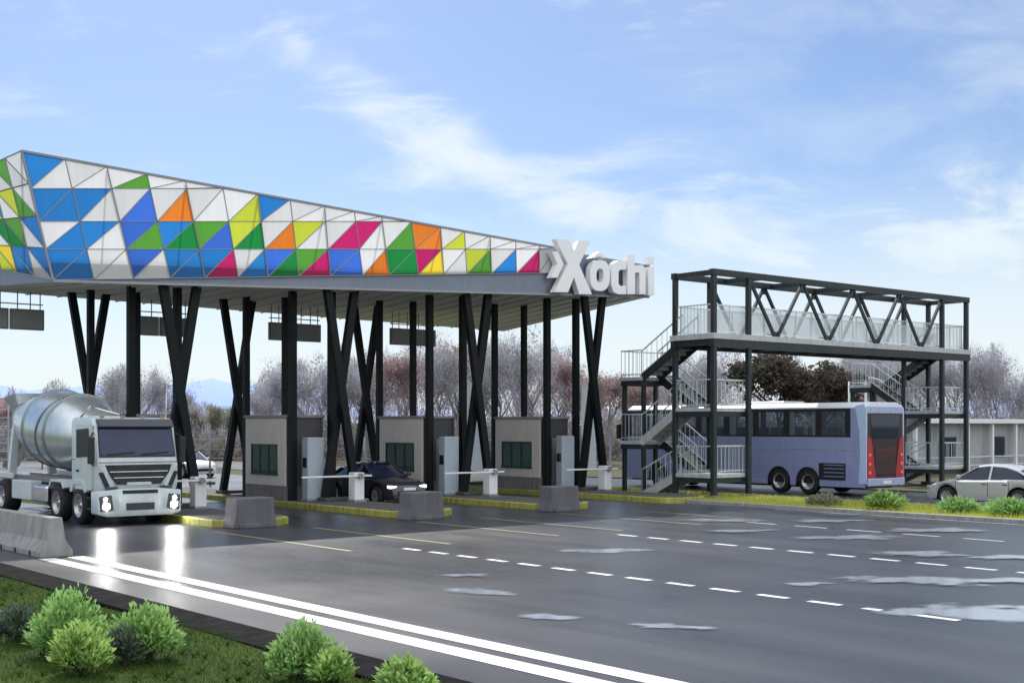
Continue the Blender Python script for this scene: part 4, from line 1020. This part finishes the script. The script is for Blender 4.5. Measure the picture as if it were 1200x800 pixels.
# ------------------------------------------------------------------ shrubs
def shrub(lab, loc, w, h, cols, n, seed, group, spiky=1.):
    rnd = random.Random(seed); b = MB()
    if cols is LG:
        q = rnd.uniform(-.08,.08); k_ = rnd.uniform(1.0,1.2)
        cols = [mat('%s_tone_%d' % (m.name, seed), tuple(x*k_*f for x, f in zip(c, (1+q, 1, 1-q))), .6, 0, .35, 5, trans=.45) for m, c in zip(LG, LGC)]
    w *= .92; h *= .92
    lean = (rnd.uniform(-.18,.18)*w, rnd.uniform(-.18,.18)*w); lob = [rnd.uniform(0,6.28) for _ in range(3)]
    for i in range(n):
        # stems fan out of the base; narrow leaves stand up along them
        a = rnd.uniform(0, 6.28); e = rnd.random()**.6
        lo_ = 1+.22*math.sin(2*a+lob[0])+.16*math.sin(3*a+lob[1])
        top = Vector((math.cos(a)*e*w*.5*lo_+lean[0]*(1-e), math.sin(a)*e*w*.5*lo_+lean[1]*(1-e), h*(1-.55*e*e)*(1+.14*math.sin(3*a+lob[2])*e)*rnd.uniform(.5,1.1)))
        f = rnd.uniform(.3, 1)**.6; p = Vector((top.x*f**.8, top.y*f**.8, top.z*f))
        d = (top.normalized()*.8+Vector((rnd.gauss(0,.35), rnd.gauss(0,.35), rnd.gauss(.35,.3)))).normalized()
        ln = rnd.uniform(.05,.12)*spiky; wd = d.orthogonal().normalized(); wd = (Matrix.Rotation(rnd.uniform(0,6.28), 3, d) @ wd)*ln*.16
        b.m = min(len(cols)-1, int(f*len(cols)*rnd.uniform(.75,1.1)))
        m_ = p+d*ln*.5; tip = p+d*ln+Vector((0,0,-ln*.12)); b.add([p, m_+wd, tip, m_-wd], [(0,1,2,3)])
    s = MB()
    for i in range(26):
        a = rnd.uniform(0,6.28); e = rnd.random(); s.tube((0,0,-.05), (math.cos(a)*e*w*.4, math.sin(a)*e*w*.4, h*(.8-.35*e*e)), .009, .003, 4, cap=False)
    r = thing('shrub', lab, 'shrub', loc, 0, group)
    b.build('foliage', cols, r, fix=False); s.build('stems', BARKD, r, fix=False)
    return r
LGC = [(.03,.075,.012),(.09,.19,.035),(.19,.34,.085),(.3,.46,.15)]
LG = [mat('shrub_leaf%d' % i, c, .6, 0, .3, 5, trans=.45) for i, c in enumerate(LGC)]
DG = [mat('shrub_dull%d' % i, c, .7, 0, .3, 5, trans=.3) for i, c in enumerate([(.02,.035,.02),(.05,.08,.05),(.1,.14,.1)])]
G1 = 'light green shrubs on the near verge'
shrub('tall light green shrub at the left, behind the front one', (5.45,15.0,.1), .85, .82, LG, 3400, 1, G1)
shrub('light green shrub at the left bottom, in front of the tall one', (5.25,13.85,.1), .8, .6, LG, 3000, 2, G1)
shrub('light green shrub standing alone in the middle of the near lawn', (6.2,14.3,.1), .9, .66, LG, 3200, 3, G1)
shrub('large light green shrub beside the dark kerb at the bottom edge', (6.95,12.1,.1), .9, .62, LG, 3600, 4, G1)
shrub('light green shrub cut by the bottom edge, right of the large one', (7.0,11.55,.1), .55, .4, LG, 1800, 6, G1)
shrub('light green shrub at the bottom edge nearest the double white line', (7.35,10.7,.1), .6, .36, LG, 2400, 5, G1)
shrub('small dull grey green shrub left of the tall light one', (5.35,16.3,.1), .7, .5, DG, 1400, 7, G1)
shrub('small dull grey green shrub between two light green ones', (5.85,14.15,.1), .45, .42, DG, 1000, 8, G1)
G2 = 'shrubs on the grass strip by the silver car'
for i, (x, y, w, h, lab) in enumerate([(36.3,25.0,1.5,.6,'bright green bush on the grass strip left of the silver car'),(36.9,22.7,1.6,.42,'bright green bush in front of the silver car nose'),(36.7,20.7,1.9,.5,'bright green bush in front of the silver car door'),(36.2,27.4,1.2,.35,'low brownish tuft on the grass strip below the coach rear')]):
    shrub(lab, (x,y,.05), w, h, LG if i < 3 else OLV, 1500, 30+i, G2, 2.2)

# ------------------------------------------------------------------ thin background fence and pole behind the lanes
fc = thing('wire_fence', 'thin grey wire fence with posts far behind the toll lanes', 'fence', (20, 92, 0), R(-39.2))
for i in range(33):
    MB().tube((-48+i*3,0,0), (-48+i*3,0,2.1), .05, n=6).build('post', SEAM, fc)
b = MB()
for z in (.1,.7,1.3,1.95): b.bar((-48,0,z), (48,0,z), .03)
b.build('wires', SEAM, fc)
x, y = cam2w(246, 62)
lp = thing('pole', 'slim grey pole beside the far white car', 'pole', (x, y, 0))
MB().tube((0,0,0), (0,0,2.9), .05, .04, 8).build('shaft', SEAM, lp); MB().box(-.2,.2,-.2,.2,0,.12,.02).build('base', CONCD, lp)

# ------------------------------------------------------------------ hills
def hills(name, dist, base, amp, seed, col, shape):
    rnd = random.Random(seed); b = MB(); n = 160; ph = [rnd.uniform(0,6.28) for _ in range(8)]
    for i in range(n+1):
        az = R(-50+100*i/n); u = math.tan(az) if abs(az) < 1.2 else 0
        hgt = base*shape(math.degrees(az))+amp*sum(math.sin((k+1)*3.1*az*2+ph[k])/(k+1) for k in range(8))
        for j, (f, dd) in enumerate(((0,0),(.55,120),(.85,260),(1,420),(0,800))):
            r_ = dist+dd; X, Y = math.sin(az)*r_, math.cos(az)*r_
            b.v.append((.775*X+.632*Y, -.632*X+.775*Y, max(-1, hgt*f)-.5))
    for i in range(n):
        for j in range(4): a = i*5+j; b.f.append([a, a+5, a+6, a+1]); b.mi.append(0); b.sm.append(True)
    return struct(b.build(name, mat(name+'_haze', col, 1, 0, .1, .004, spec=0), fix=False))  # distance haze is mixed into the hill colour
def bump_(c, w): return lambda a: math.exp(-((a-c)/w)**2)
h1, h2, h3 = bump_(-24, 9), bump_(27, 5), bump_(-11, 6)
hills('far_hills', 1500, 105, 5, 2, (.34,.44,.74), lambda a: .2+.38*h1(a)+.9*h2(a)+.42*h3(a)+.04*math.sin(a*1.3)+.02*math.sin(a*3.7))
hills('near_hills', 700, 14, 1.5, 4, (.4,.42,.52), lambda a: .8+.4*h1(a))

# ------------------------------------------------------------------ camera
cam = bpy.data.cameras.new('camera'); cam.lens = 45.24; cam.sensor_width = 36; cam.shift_y = .0825; cam.clip_end = 9000; cam.clip_start = .1
co = bpy.data.objects.new('camera', cam); COL.objects.link(co); co.location = (0,0,2.8); co.rotation_euler = (R(90), 0, -math.atan2(.632,.775))
scene.camera = co

# ------------------------------------------------------------------ light
AZ, EL = 25, 42
sun = bpy.data.lights.new('sun', 'SUN'); sun.energy = 3.5; sun.angle = R(.6); sun.color = (1,.95,.87)
so_ = bpy.data.objects.new('sun', sun); COL.objects.link(so_)
so_.rotation_euler = Vector((math.sin(R(AZ))*math.cos(R(EL)), math.cos(R(AZ))*math.cos(R(EL)), math.sin(R(EL)))).to_track_quat('Z', 'Y').to_euler()
W = bpy.data.worlds.new('World'); scene.world = W; W.use_nodes = True
nt = W.node_tree; N = nt.nodes; L = nt.links; bg = N['Background']
sky = N.new('ShaderNodeTexSky'); sky.sky_type = 'NISHITA'; sky.sun_disc = False; sky.sun_elevation = R(EL); sky.sun_rotation = R(AZ); sky.air_density = 1.0; sky.dust_density = .6; sky.ozone_density = 1.6
tc = N.new('ShaderNodeTexCoord')
def math_(op, a, b_=None, clamp=False):
    n = N.new('ShaderNodeMath'); n.operation = op; n.use_clamp = clamp
    for i, v in enumerate((a, b_)):
        if v is None: continue
        if isinstance(v, (int, float)): n.inputs[i].default_value = v
        else: L.new(v, n.inputs[i])
    return n.outputs[0]
sep = N.new('ShaderNodeSeparateXYZ'); L.new(tc.outputs['Generated'], sep.inputs[0])
zz = math_('MAXIMUM', sep.outputs[2], 0.0)
den = math_('ADD', zz, .16)
cx = math_('DIVIDE', sep.outputs[0], den); cy = math_('DIVIDE', sep.outputs[1], den)
cmb = N.new('ShaderNodeCombineXYZ'); L.new(cx, cmb.inputs[0]); L.new(cy, cmb.inputs[1])
def vdot(vec):
    n = N.new('ShaderNodeVectorMath'); n.operation = 'DOT_PRODUCT'; L.new(tc.outputs['Generated'], n.inputs[0]); n.inputs[1].default_value = vec; return n.outputs['Value']
def step(x, a, b_, c=0., d=1.):
    n = N.new('ShaderNodeMapRange'); n.interpolation_type = 'SMOOTHSTEP'
    for i, v in enumerate((a, b_, c, d)): n.inputs[i+1].default_value = v
    L.new(x, n.inputs[0]); return n.outputs[0]
# bearing a and height e of a direction, measured from the road's far end
ax = vdot((.775,-.632,0)); ay = math_('MAXIMUM', vdot((.632,.775,0)), .05)
a_ = math_('DIVIDE', ax, ay); e_ = math_('DIVIDE', zz, ay)
mp = N.new('ShaderNodeMapping'); mp.inputs['Rotation'].default_value = (0,0,R(20)); mp.inputs['Scale'].default_value = (3.2,9.,1)
ce = N.new('ShaderNodeCombineXYZ'); L.new(a_, ce.inputs[0]); L.new(e_, ce.inputs[1]); L.new(ce.outputs[0], mp.inputs[0])
def nz(vec, sc, det, ro, dist=0.):
    n = N.new('ShaderNodeTexNoise'); n.inputs['Scale'].default_value = sc; n.inputs['Detail'].default_value = det; n.inputs['Roughness'].default_value = ro; n.inputs['Distortion'].default_value = dist
    L.new(vec, n.inputs['Vector']); return n.outputs['Fac']
n1 = nz(mp.outputs[0], 2.1, 9, .6, .5); n2 = nz(cmb.outputs[0], .6, 5, .6)
# a streak of cirrus running down to the right
line = math_('ADD', math_('SUBTRACT', .195, math_('MULTIPLY', a_, .42)), math_('MULTIPLY', math_('MULTIPLY', a_, a_), .85))
dl = math_('DIVIDE', math_('SUBTRACT', e_, line), math_('ADD', .03, math_('MULTIPLY', math_('MAXIMUM', a_, 0.), .06)))
band = math_('POWER', 2.718, math_('MULTIPLY', math_('MULTIPLY', dl, dl), -1.))
band = math_('MULTIPLY', band, step(a_, -.24, -.1))
cl = math_('MULTIPLY', step(math_('ADD', n1, math_('MULTIPLY', band, .21)), .5, .86), .92)
veil2 = math_('MULTIPLY', step(a_, -.1, .45), step(n1, .3, .75, .0, .45))
cl = math_('MAXIMUM', cl, veil2)
hz = step(math_('SUBTRACT', zz, math_('MULTIPLY', a_, .07)), .015, .2, .92, 0.)
tot = math_('MAXIMUM', cl, hz, True)
mix = N.new('ShaderNodeMix'); mix.data_type = 'RGBA'; L.new(tot, mix.inputs['Factor'])
tint = N.new('ShaderNodeVectorMath'); tint.operation = 'MULTIPLY'; L.new(sky.outputs[0], tint.inputs[0]); tint.inputs[1].default_value = (.66,.75,.92)
L.new(tint.outputs[0], mix.inputs['A']); mix.inputs['B'].default_value = (7.2,7.95,8.3,1)
# unseen bright cloud added overhead and behind the camera to lift the fill light
bk = math_('MULTIPLY', math_('MAXIMUM', step(vdot((-.55,-.67,.5)), .0, .5), step(sep.outputs[2], .42, .7)), step(n2, .35, .6, .55, 1.))
mix2 = N.new('ShaderNodeMix'); mix2.data_type = 'RGBA'; L.new(bk, mix2.inputs['Factor']); L.new(mix.outputs['Result'], mix2.inputs['A']); mix2.inputs['B'].default_value = (11.8,12.2,12.7,1)
L.new(mix2.outputs['Result'], bg.inputs[0]); bg.inputs[1].default_value = .12
scene.view_settings.view_transform = 'Standard'; scene.view_settings.look = 'None'; scene.view_settings.exposure = 0
scene.render.resolution_x = 1024; scene.render.resolution_y = 682
